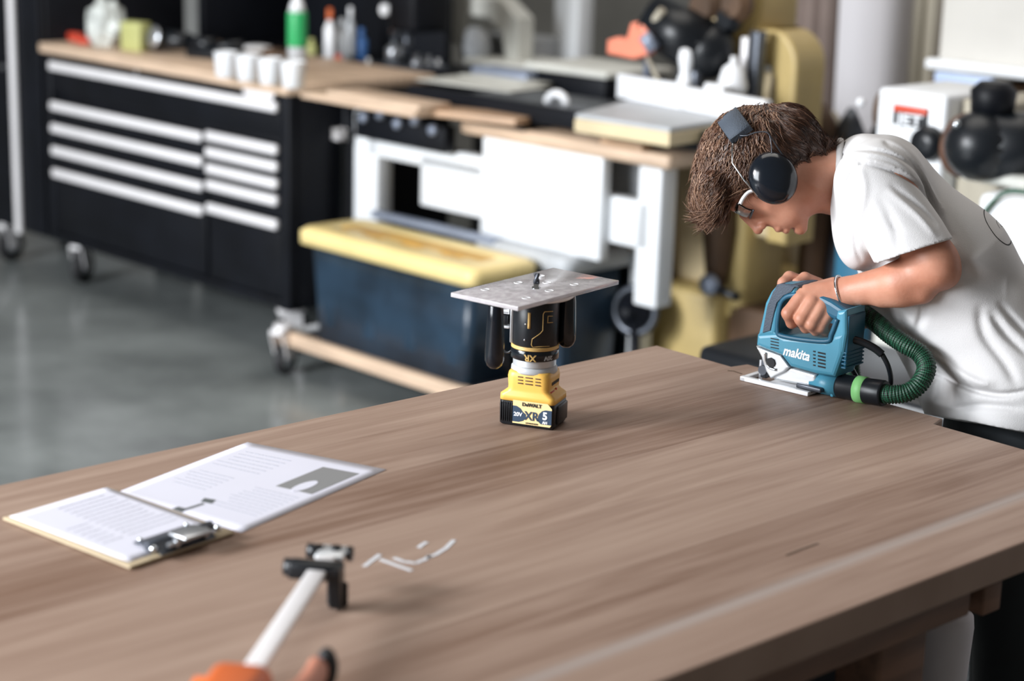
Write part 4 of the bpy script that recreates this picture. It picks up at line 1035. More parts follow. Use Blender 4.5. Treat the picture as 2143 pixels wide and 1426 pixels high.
# ------------------------------------------------------------------ ear defenders, glasses, bracelet
EC = W(1618, 373, -45)
ED = thing('ear_defenders', 'black ear defenders with a padded headband worn over the brown hair', 'ear defenders', Matrix.Translation(Vector(EC)))
def camM(px, py, c, rot=0):
    o = W(px, py, c); Rm = Matrix(((cR[0], cU[0], -cF[0], o[0]), (cR[1], cU[1], -cF[1], o[1]), (cR[2], cU[2], -cF[2], o[2]), (0, 0, 0, 1)))
    return Rm @ Matrix.Rotation(rot, 4, 'Z')
def ell_world(px, py, c, rx, ry, rz, rot):
    mb = MB().ball((0, 0, 0), rx * S_, ry * S_, rz * S_, n=36); T = camM(px, py, c, rot); mb.v = [tuple(T @ Vector(v)) for v in mb.v]; return mb
for s_ in (-1, 1):
    c_ = HC_ + s_ * 118
    cup = part('ear_cup', ell_world(1618, 373, c_, 50, 55, 30, math.radians(28)), 'black_gloss', ED, world=True)
    T = camM(1618, 373, HC_ + s_ * 104, math.radians(28)); mb = MB().torus((0, 0, 0), (0, 0, 1), 38 * S_, 12 * S_, n=36, m=12)
    mb.v = [tuple(T @ Vector((x, y * 1.12, z))) for x, y, z in mb.v]; part('ear_cushion', mb, 'rubber', ED, world=True)
    k = lambda x, y, c: Vector(W(x, y, HC_ + s_ * c))
    part('wire', MB().tube([k(1534, 286, 92), k(1532, 315, 104), k(1533, 342, 112), k(1558, 378, 122), k(1586, 411, 124)], .0014, n=8), 'chrome', ED, world=True)
    part('wire', MB().tube([k(1545, 283, 95), k(1562, 284, 104), k(1580, 278, 110), k(1600, 276, 114), k(1610, 282, 116), k(1625, 305, 116), k(1642, 331, 112)], .0011, n=8, res=4), 'dark_steel', ED, world=True)
    part('wire', MB().tube([k(1610, 282, 116), k(1614, 300, 122), k(1615, 322, 128)], .0008, n=6, res=4), 'dark_steel', ED, world=True)
secs = []
mb = MB(); vs = []; th = np.linspace(-1.22, 1.22, 21); dv = np.array([-.585, .81])
for t in th:
    rr_ = 128 + 4 * math.cos(t); cc_ = HC_ + 104 * math.sin(t)
    cx_ = 1600 + dv[0] * rr_ * (.45 + .55 * math.cos(t)); cy_ = 350 - dv[1] * rr_ * (.45 + .55 * math.cos(t))
    for (su, sr) in ((-27, -5), (27, -5), (25, 6), (-25, 6)):
        ax_, ay_ = .81, .585            # along the band's width in the picture (up right)
        vs.append(W(cx_ + ax_ * su + dv[0] * sr, cy_ - ay_ * su - dv[1] * sr, cc_ + sr * .6 * math.sin(t)))
m = len(th); mb.add(vs, [(k * 4 + j, (k + 1) * 4 + j, (k + 1) * 4 + (j + 1) % 4, k * 4 + (j + 1) % 4) for k in range(m - 1) for j in range(4)], True)
mb.add(vs, [(0, 1, 2, 3), tuple((m - 1) * 4 + j for j in range(4))])
part('headband', mb, 'mak_pad', ED, world=True, label='dark grey padded headband')

GO = W(1555, 440, 0)
SG = thing('safety_glasses', 'clear safety glasses worn on the downturned face', 'glasses', Matrix.Translation(Vector(GO)))
mb = MB(); vs = []; th = np.linspace(-1.15, 1.15, 25); m = len(th)
for t in th:
    for (dx, dy) in ((-20, 4), (-11, 7), (0, 9), (10, 8), (18, 3)):
        # lens wraps round the front of the face (picture: down left)
        bx = 1553 + dx * .92; by = 448 + dx * .42
        back = (1 - math.cos(t)) * 34
        vs.append(W(bx + back * .38, by - back * .9 + dy * .7, HC_ + 72 * math.sin(t)))
mb.add(vs, [(i * 5 + j, (i + 1) * 5 + j, (i + 1) * 5 + j + 1, i * 5 + j + 1) for i in range(m - 1) for j in range(4)], True)
lens = part('lens', mb, 'clear', SG, world=True); sol = lens.modifiers.new('t', 'SOLIDIFY'); sol.thickness = .0018
part('lens_rim', MB().tube([vs[i * 5 + 4] for i in range(m)], .0013, n=6), 'dark_steel', SG, world=True)
for s_ in (-1, 1):
    k = lambda x, y: Vector(W(x, y, HC_ + s_ * 84))
    mb = MB(); pts = [k(1549, 427), k(1556, 414), k(1568, 402), k(1590, 396)]
    mb.tube(pts, .0030, n=8, res=4); part('temple', mb, 'white_gloss', SG, world=True, label='pale temple arm')
bc_ = W(1764, 613, -22); axd = Vector(W(1800, 606, -40)) - Vector(W(1740, 618, -8)); axd = axd.normalized()
BR = Matrix.Translation(Vector(bc_))
mb = MB().torus((0, 0, 0), Vector(axd) + Vector(cU) * .12, 36.5 * S_, 2.6 * S_, n=48, m=10)
single('bracelet', mb, 'chrome', 'thin silver bangle round the wrist resting on the blue jigsaw', 'bracelet', BR)
# ================================================================== the shop behind
def fa(px, py, b):
    return fp(px, py, b)
def right_a(px, z, b):            # a of the point on plane b at height z seen in picture column px
    lo_, hi_ = -6.0, 8.0
    for _ in range(60):
        m_ = (lo_ + hi_) / 2; p = SC + e2 * m_ + e1 * b; v = np.array([p[0], p[1], z]) - cO
        x = 1071.5 + FPX * (v @ cR) / (v @ cF)
        if v @ cF < .2 or x > px: hi_ = m_
        else: lo_ = m_
    return (lo_ + hi_) / 2
def rect(b, x0, y0, x1, y2):
    """front face at shop depth b: top-left pixel (x0,y0), right edge column x1, bottom row y2 below the left corner -> a0,a1,z0,z1"""
    a0, z1 = fp(x0, y0, b); _, z0 = fp(x0, y2, b); return a0, right_a(x1, z1, b), z0, z1

# ------------------------------------------------------------------ black rolling tool chest
def caster(T0, x, y, r=.06, m='alu', face=0.0, name='caster'):
    Rz = Matrix.Translation((x, y, 0)) @ Matrix.Rotation(face, 4, 'Z')
    mb = MB().cyl((0, 0, .155), (0, 0, .17), .03).box(-.022, .022, -.045, .045, .140, .156, .003)
    mb.prism([(-.04, .145), (.03, .145), (.035, .06), (.012, .05), (-.012, .06)], -.026, -.022, frame=lambda u, v, d: Vector((d, u, v)))
    mb.prism([(-.04, .145), (.03, .145), (.035, .06), (.012, .05), (-.012, .06)], .022, .026, frame=lambda u, v, d: Vector((d, u, v)))
    mb.v = [tuple(Rz @ Vector(v)) for v in mb.v]; c = part(name, mb, m, T0, label='silver caster')
    mb = MB().lathe([(.03, -.016), (r - .003, -.016), (r, -.012), (r, .012), (r - .003, .016), (.03, .016)], o=(0, .012, r + .001), ax=(1, 0, 0), n=28)
    mb.v = [tuple(Rz @ Vector(v)) for v in mb.v]; part('wheel', mb, 'rubber', c)
    mb = MB().lathe([(.012, -.020), (.030, -.018), (.032, 0), (.030, .018), (.012, .020)], o=(0, .012, r + .001), ax=(1, 0, 0), n=24)
    mb.v = [tuple(Rz @ Vector(v)) for v in mb.v]; part('hub', mb, 'steel', c)
cw0, cw1 = -.135, 1.375; CD = .62
TC = thing('tool_chest', 'black rolling tool chest with long silver drawer handles and a wooden top', 'tool chest', shopM(0, 0, 0))
mb = MB().box(cw0, cw1, .022, CD, .17, .885, .006).box(cw0, cw0 + .045, 0, .05, .17, .885, .006).box(cw1 - .045, cw1, 0, .05, .17, .885, .006).box(cw0, cw1, .004, .06, .17, .20, .005)
part('body', mb, 'black', TC)
mb = MB().box(cw0 - .01, cw1 + .012, -.015, CD, .886, .922, .006); part('wooden_top', mb, 'beech', TC, label='pale wooden top')
def drawer(x0, x1, z0, z1, hz):
    d = part('drawer', MB().box(x0 + .004, x1 - .004, .004, .03, z0 + .004, z1 - .004, .004), 'black', TC)
    part('handle', MB().box(x0 + .008, x1 - .008, -.016, .006, hz - .017, hz + .017, .008, seg=3), 'alu', d)
L0, L1, R1 = cw0 + .045, .912, cw1 - .045
drawer(L0, R1, .74, .87, .842)
zs_ = [.692, .608, .522, .437]
for i, h in enumerate(zs_): drawer(L0, L1 - .006, (zs_[i + 1] + .022 if i < 3 else .205), h + .022, h)
zr = [.703, .647, .591, .535, .455]
for i, h in enumerate(zr): drawer(L1 + .006, R1, (zr[i + 1] + .022 if i < 4 else .205), h + .022, h)
tlab = part('name_plate', MB().box(1.13, 1.30, -.003, .005, .872, .884, .002).box(1.14, 1.29, -.004, .005, .848 + .012, .885, .003), 'alu', TC, label='silver name plate')
mb = MB().cyl((.50, .0, .875), (.50, -.004, .875), .010); part('lock', mb, 'steel', TC)
for x, y, f in ((cw0 + .09, .08, .5), (cw1 - .09, .08, -.3), (cw0 + .09, CD - .08, .4), (cw1 - .09, CD - .08, .2)): caster(TC, x, y, .066, face=f)

# black locker at the far left, with a long bright handle strip
TLk = thing('storage_locker', 'tall black locker at the left edge with a full height silver door strip', 'locker', shopM(0, 0, 0))
part('body', MB().box(-1.10, -.165, .03, .66, .16, 1.95, .006), 'black', TLk)
dr = part('door', MB().box(-.62, -.17, .004, .03, .17, 1.94, .004), 'black', TLk)
part('handle_strip', MB().box(-.372, -.338, -.016, .006, .155, 1.93, .006), 'alu', dr)
part('door', MB().box(-1.09, -.63, .004, .03, .17, 1.94, .004), 'black', TLk)
part('lock', MB().cyl((-.44, .002, .80), (-.44, -.006, .80), .009), 'steel', dr)
for x, y in ((-.56, .06), (-1.0, .06), (-.25, .6), (-1.0, .6)): caster(TLk, x, y, .066, face=.3)

# black hutch panel behind the chest
HU = thing('tool_hutch', 'tall black hutch standing behind the tool chest and the bottles', 'hutch', shopM(0, 0, 0))
HR = right_a(932, 1.1, 1.15)
part('back_panel', MB().box(-.60, HR, 1.15, 1.19, 0, 2.0, .004), 'black', HU)
part('side_panel', MB().box(-.14, -.10, .70, 1.149, 0, 2.0, .004), 'black', HU)
part('top_panel', MB().box(-.13, HR, .80, 1.149, 1.62, 1.66, .004), 'black', HU)

# ------------------------------------------------------------------ things on the chest
CTZ = .9225
def at(px, py, z): a_, b_ = ab(px, py, z); return a_, b_
def smallM(px, py, z, rot=0): a_, b_ = ab(px, py, z); return shopM(a_, b_, z, rot)
mb = MB(); rg = random.Random(8)
bm = bmesh.new(); bmesh.ops.create_icosphere(bm, subdivisions=4, radius=1)
for v in bm.verts:
    n_ = mnoise.noise(v.co * 2.2) * .30 + mnoise.noise(v.co * 6) * .14; v.co *= (1 + n_); v.co = Vector((v.co.x * .085, v.co.y * .06, max(-.062, v.co.z * .078 + (.03 if v.co.z > .5 else 0)) + .062))
mb._bm(bm, True)
single('plastic_bag', mb, 'poly', 'crumpled clear plastic bag on the wooden top of the tool chest', 'bag', smallM(222, 96, CTZ))
mb = MB().box(-.05, .05, -.03, .03, 0, .105, .005).box(-.045, .045, -.032, .032, .06, .09, .001)
single('hardware_box', mb, 'olive', 'yellow green cardboard box beside the plastic bag', 'box', smallM(285, 106, CTZ, .2))
OB = thing('grinder', 'dark round-bodied power tool with a silver disc on the tool chest', 'power tool', smallM(352, 112, CTZ))
part('body', MB().cyl((-.07, 0, .045), (.09, .03, .05), .042, .030).ball((-.07, 0, .045), .045), 'black_plastic', OB)
part('disc', MB().lathe([(.01, 0), (.040, .002), (.040, .006), (.01, .008)], o=(-.02, -.045, .06), ax=(0, -1, .2), n=28), 'steel', OB)
part('handle', MB().cyl((.09, .03, .05), (.20, .06, .045), .022, .026), 'black_plastic', OB)
RB = [(160, 86, .035), (178, 92, .028), (140, 80, .03)]
for i, (x, y, r) in enumerate(RB):
    mb = MB().box(-r, r, -r * .5, r * .5, 0, r * .9, .004).cyl((-r, 0, r * .5), (-r - .02, 0, r * .5), r * .35)
    single('tape_measure' if i == 0 else 'clip_tool', mb, ('red', 'red', 'grey')[i], ('red tool with a short snout nearest the plastic bag', 'small red tool right in front of the plastic bag', 'small grey tool at the left end of the chest top')[i], 'tool', smallM(x, y, CTZ, .3 * i))
mb = MB().box(-.10, .10, -.05, .05, 0, .035, .008).cyl((-.06, 0, .03), (.10, .02, .055), .016)
single('black_tool', mb, 'black_plastic', 'flat black power tool lying between the grinder and the white dish', 'tool', smallM(452, 122, CTZ, .3))
mb = MB().cyl((-.05, 0, .02), (.07, 0, .02), .018, .012).box(-.03, .03, -.03, .03, 0, .045, .006)
single('brown_block', mb, 'brown_dark', 'small dark brown block at the back of the chest top, left of the spray bottle', 'block', smallM(575, 128, CTZ, .1))
# white pots in a row
a0, b0 = ab(420, 160, CTZ); a1, b1 = ab(606, 190, CTZ); npot = 4
for i in range(npot):
    t = (i + .5) / npot; x = a0 + (a1 - a0) * t; y = b0 + (b1 - b0) * t + .06
    mb = MB().lathe([(.030, 0), (.034, .004), (.040, .078), (.041, .083), (.036, .083), (.030, .012), (.01, .01)], n=28)
    single('white_pot', mb, 'white_gloss', ['white pot on the chest top, leftmost of the row of four', 'white pot on the chest top, second from the left of the row', 'white pot on the chest top, third from the left of the row', 'white pot on the chest top, rightmost of the row, next to the chest corner'][i], 'pot', shopM(x, y, CTZ), 'white pots on the chest top')
mb = MB().box(-.12, .12, -.035, .035, 0, .012, .003).box(-.12, .12, .03, .036, .012, .055, .002)
mb = MB().lathe([(.02, 0), (.05, .004), (.055, .02), (.05, .032), (.02, .036)], n=30)
single('white_dish', mb, 'white_gloss', 'round white dish lying behind the white pots', 'dish', smallM(538, 115, CTZ))
SB = thing('spray_bottle', 'green and white bottle standing at the right back of the chest top', 'bottle', smallM(622, 150, CTZ))
part('bottle', MB().lathe([(.030, 0), (.032, .01), (.032, .10), (.030, .12)], n=24), 'lidgrey', SB)
part('label_sleeve', MB().lathe([(.033, .085), (.034, .09), (.034, .19), (.033, .20)], n=24), 'green', SB)
part('nozzle', MB().lathe([(.030, .20), (.022, .23), (.014, .24), (.014, .30)], n=20), 'white_gloss', SB)
def bottle(px, py, z, h, r, m, mcap, label, cat='bottle', name='bottle', group='bottles beside the tool chest'):
    t = thing(name, label, cat, smallM(px, py, z), group)
    part('body', MB().lathe([(r * .9, 0), (r, .006), (r, h * .62), (r * .5, h * .74), (r * .42, h * .78)], n=24), m, t)
    part('cap', MB().lathe([(r * .45, h * .78), (r * .5, h * .80), (r * .5, h * .98), (r * .3, h)], n=20), mcap, t)
    return t

# ------------------------------------------------------------------ narrow black cabinet and table saw next to the chest
SZ = .885
NC = thing('side_cabinet', 'narrow black cabinet between the tool chest and the white bench leg', 'cabinet', shopM(0, 0, 0))
NR_ = right_a(722, .7, .20)
part('body', MB().box(1.40, NR_, .20, .63, .03, .86, .006), 'black', NC)
part('handle', MB().box(1.42, NR_ - .03, .175, .201, .735, .765, .006), 'alu', NC)
part('door', MB().box(1.415, NR_ - .015, .19, .201, .06, .72, .004), 'black_plastic', NC)
mb = MB().prism([(-.08, .645), (1.40, .645), (1.40, .20), (2.25, .20), (2.25, 1.14), (-.08, 1.14)], .862, .884, frame=lambda u, v, d: Vector((u, v, d)), bev=.003)
single('black_worktop', mb, 'black', 'black worktop with tools standing on it, right of the tool chest', 'worktop', shopM(0, 0, 0))

# stacked boards
for i, (x0, y0, x1, zz, dd, lab_) in enumerate(((612, 185, 850, .886, .16, 'pale board, lowest of the short stack beside the tool chest'), (655, 182, 846, .906, .13, 'pale board, uppermost of the short stack beside the tool chest'))):
    a_, b_ = ab(x0, y0 + 8, zz + .02); a2_ = right_a(x1, zz + .02, b_)
    mb = MB().box(0, a2_ - a_, 0, dd, 0, .019, .002)
    single('wooden_board', mb, 'beech', lab_, 'board', shopM(a_, max(b_, .0), zz), 'boards stacked beside the chest')
a_, b_ = ab(800, 225, .905); 
mb = MB().box(0, .36, 0, .13, 0, .019, .002); single('wooden_board', mb, 'beech2', 'darker tan board lying right of the two pale boards', 'board', shopM(1.93, .05, .886, .25), 'boards stacked beside the chest')

# bottles and tools on the worktop
WZ = .8845
for (x, y, h, r, m1, m2, l) in ((690, 130, .20, .022, 'white_gloss', 'orange', 'white bottle with an orange cap, nearest the tool chest'), (715, 128, .16, .026, 'lidgrey', 'lidgrey', 'squat pale grey bottle behind the orange jar'),
                                (733, 118, .19, .018, 'lidgrey', 'white_gloss', 'slim grey bottle with a white cap'), (755, 125, .12, .026, 'blue', 'blue', 'blue bottle beside the pale ones'), (708, 143, .05, .024, 'orange', 'red', 'low orange jar in front of the bottles'), (652, 125, .08, .022, 'olive', 'olive', 'small yellow green jar by the chest corner')):
    bottle(x, y, WZ, h, r, m1, m2, l)
RT_ = thing('bench_drill', 'black bench drill with a shiny chrome column, standing on the black worktop', 'drill', smallM(850, 150, WZ))
part('base', MB().box(-.10, .12, -.10, .10, 0, .03, .01), 'dark_steel', RT_)
part('column', MB().cyl((-.045, -.02, .03), (-.045, -.02, .42), .017), 'chrome', RT_)
part('column_foot', MB().lathe([(.032, .03), (.03, .08), (.022, .09)], o=(-.045, -.02, 0), n=24), 'steel', RT_)
part('head', MB().box(-.02, .13, -.08, .10, .15, .48, .02), 'black', RT_)
part('spindle', MB().cyl((.05, -.04, .06), (.05, -.04, .16), .016, .022), 'dark_steel', RT_)
part('clamp_knob', MB().lathe([(.012, 0), (.022, .01), (.02, .03)], o=(-.045, -.045, .22), ax=(0, -1, 0), n=16), 'white_gloss', RT_)
for i, (x, y, r_, h_) in enumerate(((870, 152, .018, .07), (893, 150, .02, .06), (770, 150, .018, .05), (915, 152, .018, .05))):
    mb = MB().lathe([(r_ * .7, 0), (r_, .004), (r_, h_ * .6), (r_ * .55, h_ * .7), (r_ * .55, h_)], n=20)
    single('steel_canister', mb, 'steel', ['silver canister right of the chrome column', 'silver canister, third from the left on the black worktop', 'small silver canister left of the chrome column', 'silver canister at the right end of the row'][i], 'canister', smallM(x, y, WZ), 'silver canisters on the worktop')

# white steel bench frame with its wooden top and white front
BNZ = .84
BN = thing('white_workbench', 'white steel workbench with a wooden front edge, behind the totes', 'workbench', shopM(0, 0, 0))
bF = .24
def fbox(name, b, dep, x0, y0, x1, y2, m, par, bev=.006, label=None, world=False):
    a0_, a1_, z0_, z1_ = rect(b, x0, y0, x1, y2)
    return part(name, MB().box(a0_, a1_, b, b + dep, max(z0_, .002), z1_, bev), m, par, label=label)
fbox('leg', bF, .07, 737, 228, 790, 640, 'white', BN)
fbox('leg', bF + .02, .07, 1338, 330, 1386, 640, 'white', BN)
fbox('apron', bF, .05, 770, 283, 1010, 325, 'white', BN)
fbox('shelf_panel', bF + .06, .02, 760, 300, 1012, 620, 'offwhite', BN) if False else None
fbox('front_panel', bF - .02, .04, 1010, 282, 1262, 492, 'white', BN, label='large white front panel')
fbox('lower_panel', bF + .0, .04, 880, 322, 1012, 430, 'white', BN)
fbox('lower_rail', bF + .02, .05, 1240, 402, 1360, 500, 'white', BN)
a0_, z_ = fp(962, 250, bF - .04); a1_ = right_a(1262, z_, bF - .04)
part('wooden_top', MB().box(a0_, a1_ + .25, bF - .04, .52, z_ - .042, z_, .012), 'beech', BN, label='wooden top with a rounded front edge')
TOPZ = z_
a0_, a1_, z0_, z1_ = rect(bF + .10, 1245, 312, 1345, 400); part('back_panel', MB().box(a0_ - .1, a1_ + .05, bF + .12, bF + .14, z0_, z1_, .003), 'grey', BN, label='grey inner panel')
for y_ in (.455,): 
    part('leg', MB().box(1.80, 1.86, y_, y_ + .06, .002, .80, .005), 'white', BN)
    part('leg', MB().box(2.47, 2.52, y_, y_ + .06, .002, .80, .005), 'white', BN)

# black tool rack hung on the bench front with round knobs
a0_, a1_, z0_, z1_ = rect(bF - .035, 752, 232, 940, 285)
RK = thing('tool_rack', 'black rack with a row of round grey knobs hanging on the white bench front', 'rack', shopM(a0_, bF - .035, z0_))
part('tray', MB().box(0, a1_ - a0_, -.02, .03, 0, z1_ - z0_, .006), 'black', RK)
for i in range(5): part('knob', MB().lathe([(.006, 0), (.018, .006), (.016, .02), (.006, .024)], o=(.06 + i * (a1_ - a0_ - .1) / 4, -.02, .07 + .02 * (i % 2)), ax=(0, -1, 0), n=18), 'bluegrey', RK)

# black saw table wing and pale papers, behind
a0_, z1_ = fp(735, 168, .30)
mb = MB().box(1.62, 2.75, .30, .95, .0, .03, .004).box(1.62, 2.75, .30, .33, -.05, .0, .004)
WG = thing('saw_table', 'black saw table wing with pale sheets lying on it', 'table', shopM(0, 0, .886))
part('table_wing', MB().box(1.75, 2.85, .28, .70, 0, .022, .004), 'dark_steel', WG)
part('guide_rail', MB().box(1.70, 2.95, .22, .26, .0, .055, .006), 'black', WG)
for k, (x, y, w_, d_, rot, zz) in enumerate(((870, 168, .42, .20, .1, .909), (960, 158, .34, .14, -.1, .913))):
    a_, b_ = ab(x, y, zz); mb = MB().box(0, w_, 0, d_, 0, .004, .0008)
    single('pale_sheet', mb, 'offwhite', ['pale grey sheet lying flat in front on the saw table', 'pale grey sheet lying on top, further back on the saw table'][k], 'sheet', shopM(a_, b_, zz, rot), 'pale sheets on the saw table')

# scattered on the bench top
SP = thing('white_spool', 'white cable clamp with a round white ring lying on the white bench top', 'spool', smallM(1150, 240, TOPZ + .001))
part('ring', MB().torus((.03, 0, .035), (.3, -1, 0), .034, .013), 'white_gloss', SP)
part('tail', MB().box(-.11, .01, -.02, .02, .002, .03, .01), 'white_gloss', SP)
mb = MB().box(-.06, .09, -.035, .035, 0, .030, .005); single('amber_block', mb, 'amber', 'amber wooden block beside the white spool', 'block', smallM(1165, 262, TOPZ + .001))
mb = MB().lathe([(.02, 0), (.034, .004), (.034, .02), (.02, .026)], n=24); single('steel_disc', mb, 'steel', 'small silver disc near the corner of the mustard table', 'disc', smallM(1232, 280, TOPZ + .001))
mb = MB().box(0, .16, 0, .05, 0, .018, .003); single('tan_offcut', mb, 'beech2', 'tan wood offcut at the right end of the white bench top', 'wood offcut', smallM(1255, 302, TOPZ + .001))

# ------------------------------------------------------------------ totes on a rolling dolly
DL = thing('wooden_dolly', 'low rolling dolly of pale wood under the yellow lidded tote', 'dolly', shopM(0, 0, 0))
af, bf = ab(668, 690, .13); af2, bf2 = ab(1062, 800, .13)
zb = .135
a0_, _ = fp(650, 680, -.02)
part('side_rail', MB().box(1.47, 2.55, -.11, -.07, .10, .145, .006), 'beech', DL)
part('side_rail', MB().box(1.47, 2.55, .11, .15, .10, .145, .006), 'beech', DL)
part('end_rail', MB().box(1.47, 1.51, -.07, .11, .10, .145, .006), 'white', DL)
part('deck', MB().box(1.53, 2.53, -.07, .11, .125, .143, .003), 'dark_steel', DL)
for x, y, f in ((1.49, -.11, .3), (1.49, .11, -.2), (2.50, -.08, .3), (2.50, .11, .2)):
    caster(DL, x, y, .048, face=f)
def tote(name, label, a0, a1, b0, b1, z0, z1, lidm, bodym, over=.03, lidh=.055, group=None, ribs=4):
    t = thing(name, label, 'tote', shopM(a0, b0, z0), group); w, d, h = a1 - a0, b1 - b0, z1 - z0
    mb = MB(); n = 5; s_ = .93
    def ringpts(k, z): x = w / 2 * k; y = d / 2 * k; return [(px_ + w / 2, py_ + d / 2, z) for px_, py_ in rr(x, y, .03, n)]
    K = 4 * (n + 1); vs = ringpts(s_, 0) + ringpts(1, h - lidh); mb.add(vs, [(i, (i + 1) % K, K + (i + 1) % K, K + i) for i in range(K)], True); mb.add(vs, [tuple(range(K - 1, -1, -1)), tuple(range(K, 2 * K))])
    for i in range(ribs): x = w * (.12 + .76 * i / max(ribs - 1, 1)); mb.box(x - .03, x + .03, .004, .02, .05, h - lidh - .03, .006)
    part('tub', mb, bodym, t)
    mb = MB(); vs = []
    for k, z in ((1.0, h - lidh), (1 + over / w * 2, h - lidh + .004), (1 + over / w * 2, h - .012), (1 + over / w, h), (.86, h), (.84, h - .014)): vs += [(px_ + w / 2, py_ + d / 2, z) for px_, py_ in rr(w / 2 * k, d / 2 + (w / 2 * k - w / 2), .035, n)]
    m_ = 6; mb.add(vs, [(j * K + i, j * K + (i + 1) % K, (j + 1) * K + (i + 1) % K, (j + 1) * K + i) for j in range(m_ - 1) for i in range(K)], True); mb.add(vs, [tuple(range(K - 1, -1, -1)), tuple((m_ - 1) * K + i for i in range(K))])
    for i in range(4): x = w * (.14 + .24 * i); mb.box(x - .02, x + .06, .03, .09, h - .016, h - .002, .004)
    ld = part('lid', mb, lidm, t)
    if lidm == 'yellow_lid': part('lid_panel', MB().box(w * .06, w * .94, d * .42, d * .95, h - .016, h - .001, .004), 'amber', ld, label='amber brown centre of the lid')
    return t
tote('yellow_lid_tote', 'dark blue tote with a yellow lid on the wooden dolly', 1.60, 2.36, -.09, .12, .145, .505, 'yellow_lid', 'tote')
tote('yellow_lid_tote', 'tote with an amber yellow lid, behind the first yellow lidded tote', 1.78, 2.40, .53, .78, .004, .50, 'amber', 'tote')
tote('grey_lid_tote', 'dark tote with a pale grey lid, right of the yellow lidded tote', 2.10, 2.46, .19, .44, .004, .52, 'lidgrey', 'tote', over=.025, ribs=2)
aa, bb = ab(785, 438, .53); a2, b2_ = ab(1040, 498, .53)
mb = MB().box(0, math.hypot(a2 - aa, b2_ - bb), -.02, .02, 0, .022, .004)
single('steel_bar', mb, 'bluegrey', 'long blue grey steel bar lying across the tote lids', 'bar', shopM(aa, bb, .506, math.atan2(b2_ - bb, a2 - aa)))

# ------------------------------------------------------------------ mustard machine (band saw with table, fence and lower cabinet)
bM = .55
MC = thing('band_saw', 'mustard yellow woodworking machine with a flat table, tall arch and cabinet base', 'machine', shopM(0, 0, 0))
a0_, a1_, z0_, z1_ = rect(bM, 1272, 565, 1498, 800)
part('base_cabinet', MB().box(a0_, a1_, bM, bM + .55, .003, z1_, .02), 'mustard', MC)
part('base_cabinet', MB().box(a1_ + .01, a1_ + .28, bM + .05, bM + .50, .003, z1_ - .03, .01), 'brown_dark', MC, label='dark brown cabinet')
zbase = z1_
a0_, a1_, z0_, z1_ = rect(bM + .10, 1392, 285, 1476, 600); part('column', MB().box(a0_, a1_ + .03, bM + .10, bM + .34, zbase - .01, z1_, .03, seg=4), 'mustard_pale', MC)
a0_, a1_, z0_, z1_ = rect(bM + .05, 1488, 470, 1560, 660); part('column', MB().box(a0_, a1_, bM + .05, bM + .25, z0_, z1_ + .25, .02), 'mustard', MC)
aq, zq = fp(1480, 470, bM - .02); aq2, zq2 = fp(1480, 600, bM - .02)
part('drive_shaft', MB().lathe([(.030, 0), (.036, .05), (.05, .17), (.045, .25), (.03, .36)], o=(aq2, bM + .02, zq2), n=28), 'brown_dark', MC)
part('knob', MB().lathe([(.02, 0), (.034, .01), (.03, .03), (.01, .04)], o=(fp(1492, 595, bM - .02)[0], bM - .02, fp(1492, 595, bM - .02)[1]), ax=(0, -1, 0), n=24), 'bluegrey', MC)
part('lever', MB().cyl((aq2 + .03, bM - .02, zq2), (aq2 + .13, bM - .04, zq2 - .005), .013), 'black_plastic', MC)
# handwheel
ah, zh = fp(1330, 650, bM - .12)
hwl = part('handwheel', MB().torus((ah, bM - .12, zh), (.25, -1, .1), .068, .013, n=36), 'dark_steel', MC)
part('wheel_hub', MB().lathe([(.06, 0), (.05, .012), (.018, .03), (.012, .06)], o=(ah, bM - .125, zh), ax=(.25, -1, .1), n=30), 'black', hwl)
part('wheel_axle', MB().cyl((ah, bM - .11, zh), (ah - .02, bM + .05, zh), .014), 'steel', MC)
part('crank_rod', MB().cyl((ah + .01, bM - .13, zh - .04), (ah + .02, bM - .13, zh - .30), .016), 'black', MC)
# table, fence
TBZ = .965
pA_ = ab(1205, 238, TBZ); pB_ = ab(1402, 268, TBZ); pC_ = ab(1575, 240, TBZ); pD_ = ab(1330, 205, TBZ)
tb = MB().prism([pA_, pB_, pC_, pD_], -.012, 0, frame=lambda u, v, d: Vector((u, v, TBZ + d)), bev=.002)
part('table_surface', tb, 'lidgrey', MC, label='grey steel table surface')
cx_ = (pA_[0] + pC_[0]) / 2; cy_ = (pA_[1] + pC_[1]) / 2
sh_ = lambda p, k=.985: (cx_ + (p[0] - cx_) * k, cy_ + (p[1] - cy_) * k)
tb = MB().prism([sh_(p, 1.01) for p in (pA_, pB_, pC_, pD_)], -.052, -.0125, frame=lambda u, v, d: Vector((u, v, TBZ + d)), bev=.006); part('table_apron', tb, 'mustard_pale', MC)
f0 = ab(1297, 205, TBZ); f1 = ab(1605, 262, TBZ); L_ = math.hypot(f1[0] - f0[0], f1[1] - f0[1]); fang = math.atan2(f1[1] - f0[1], f1[0] - f0[0])
FT = Matrix.Translation((f0[0], f0[1], TBZ + .001)) @ Matrix.Rotation(fang, 4, 'Z')
mb = MB().box(0, L_ * .47, -.015, .015, 0, .072, .004).box(L_ * .475, L_, -.015, .015, 0, .066, .004).box(L_ * .58, L_ * .70, -.0, .03, .06, .085, .006).box(.03, L_ - .02, .016, .03, .0, .03, .002)
mb.v = [tuple(FT @ Vector(v)) for v in mb.v]; part('fence', mb, 'white_gloss', MC, label='long white fence')
def vert(px, y0, y1, b):   # a, z0, z1 of an upright at column px
    a_, z1 = fp(px, y0, b); _, z0 = fp(px, y1, b); return a_, z0, z1
bU = .42
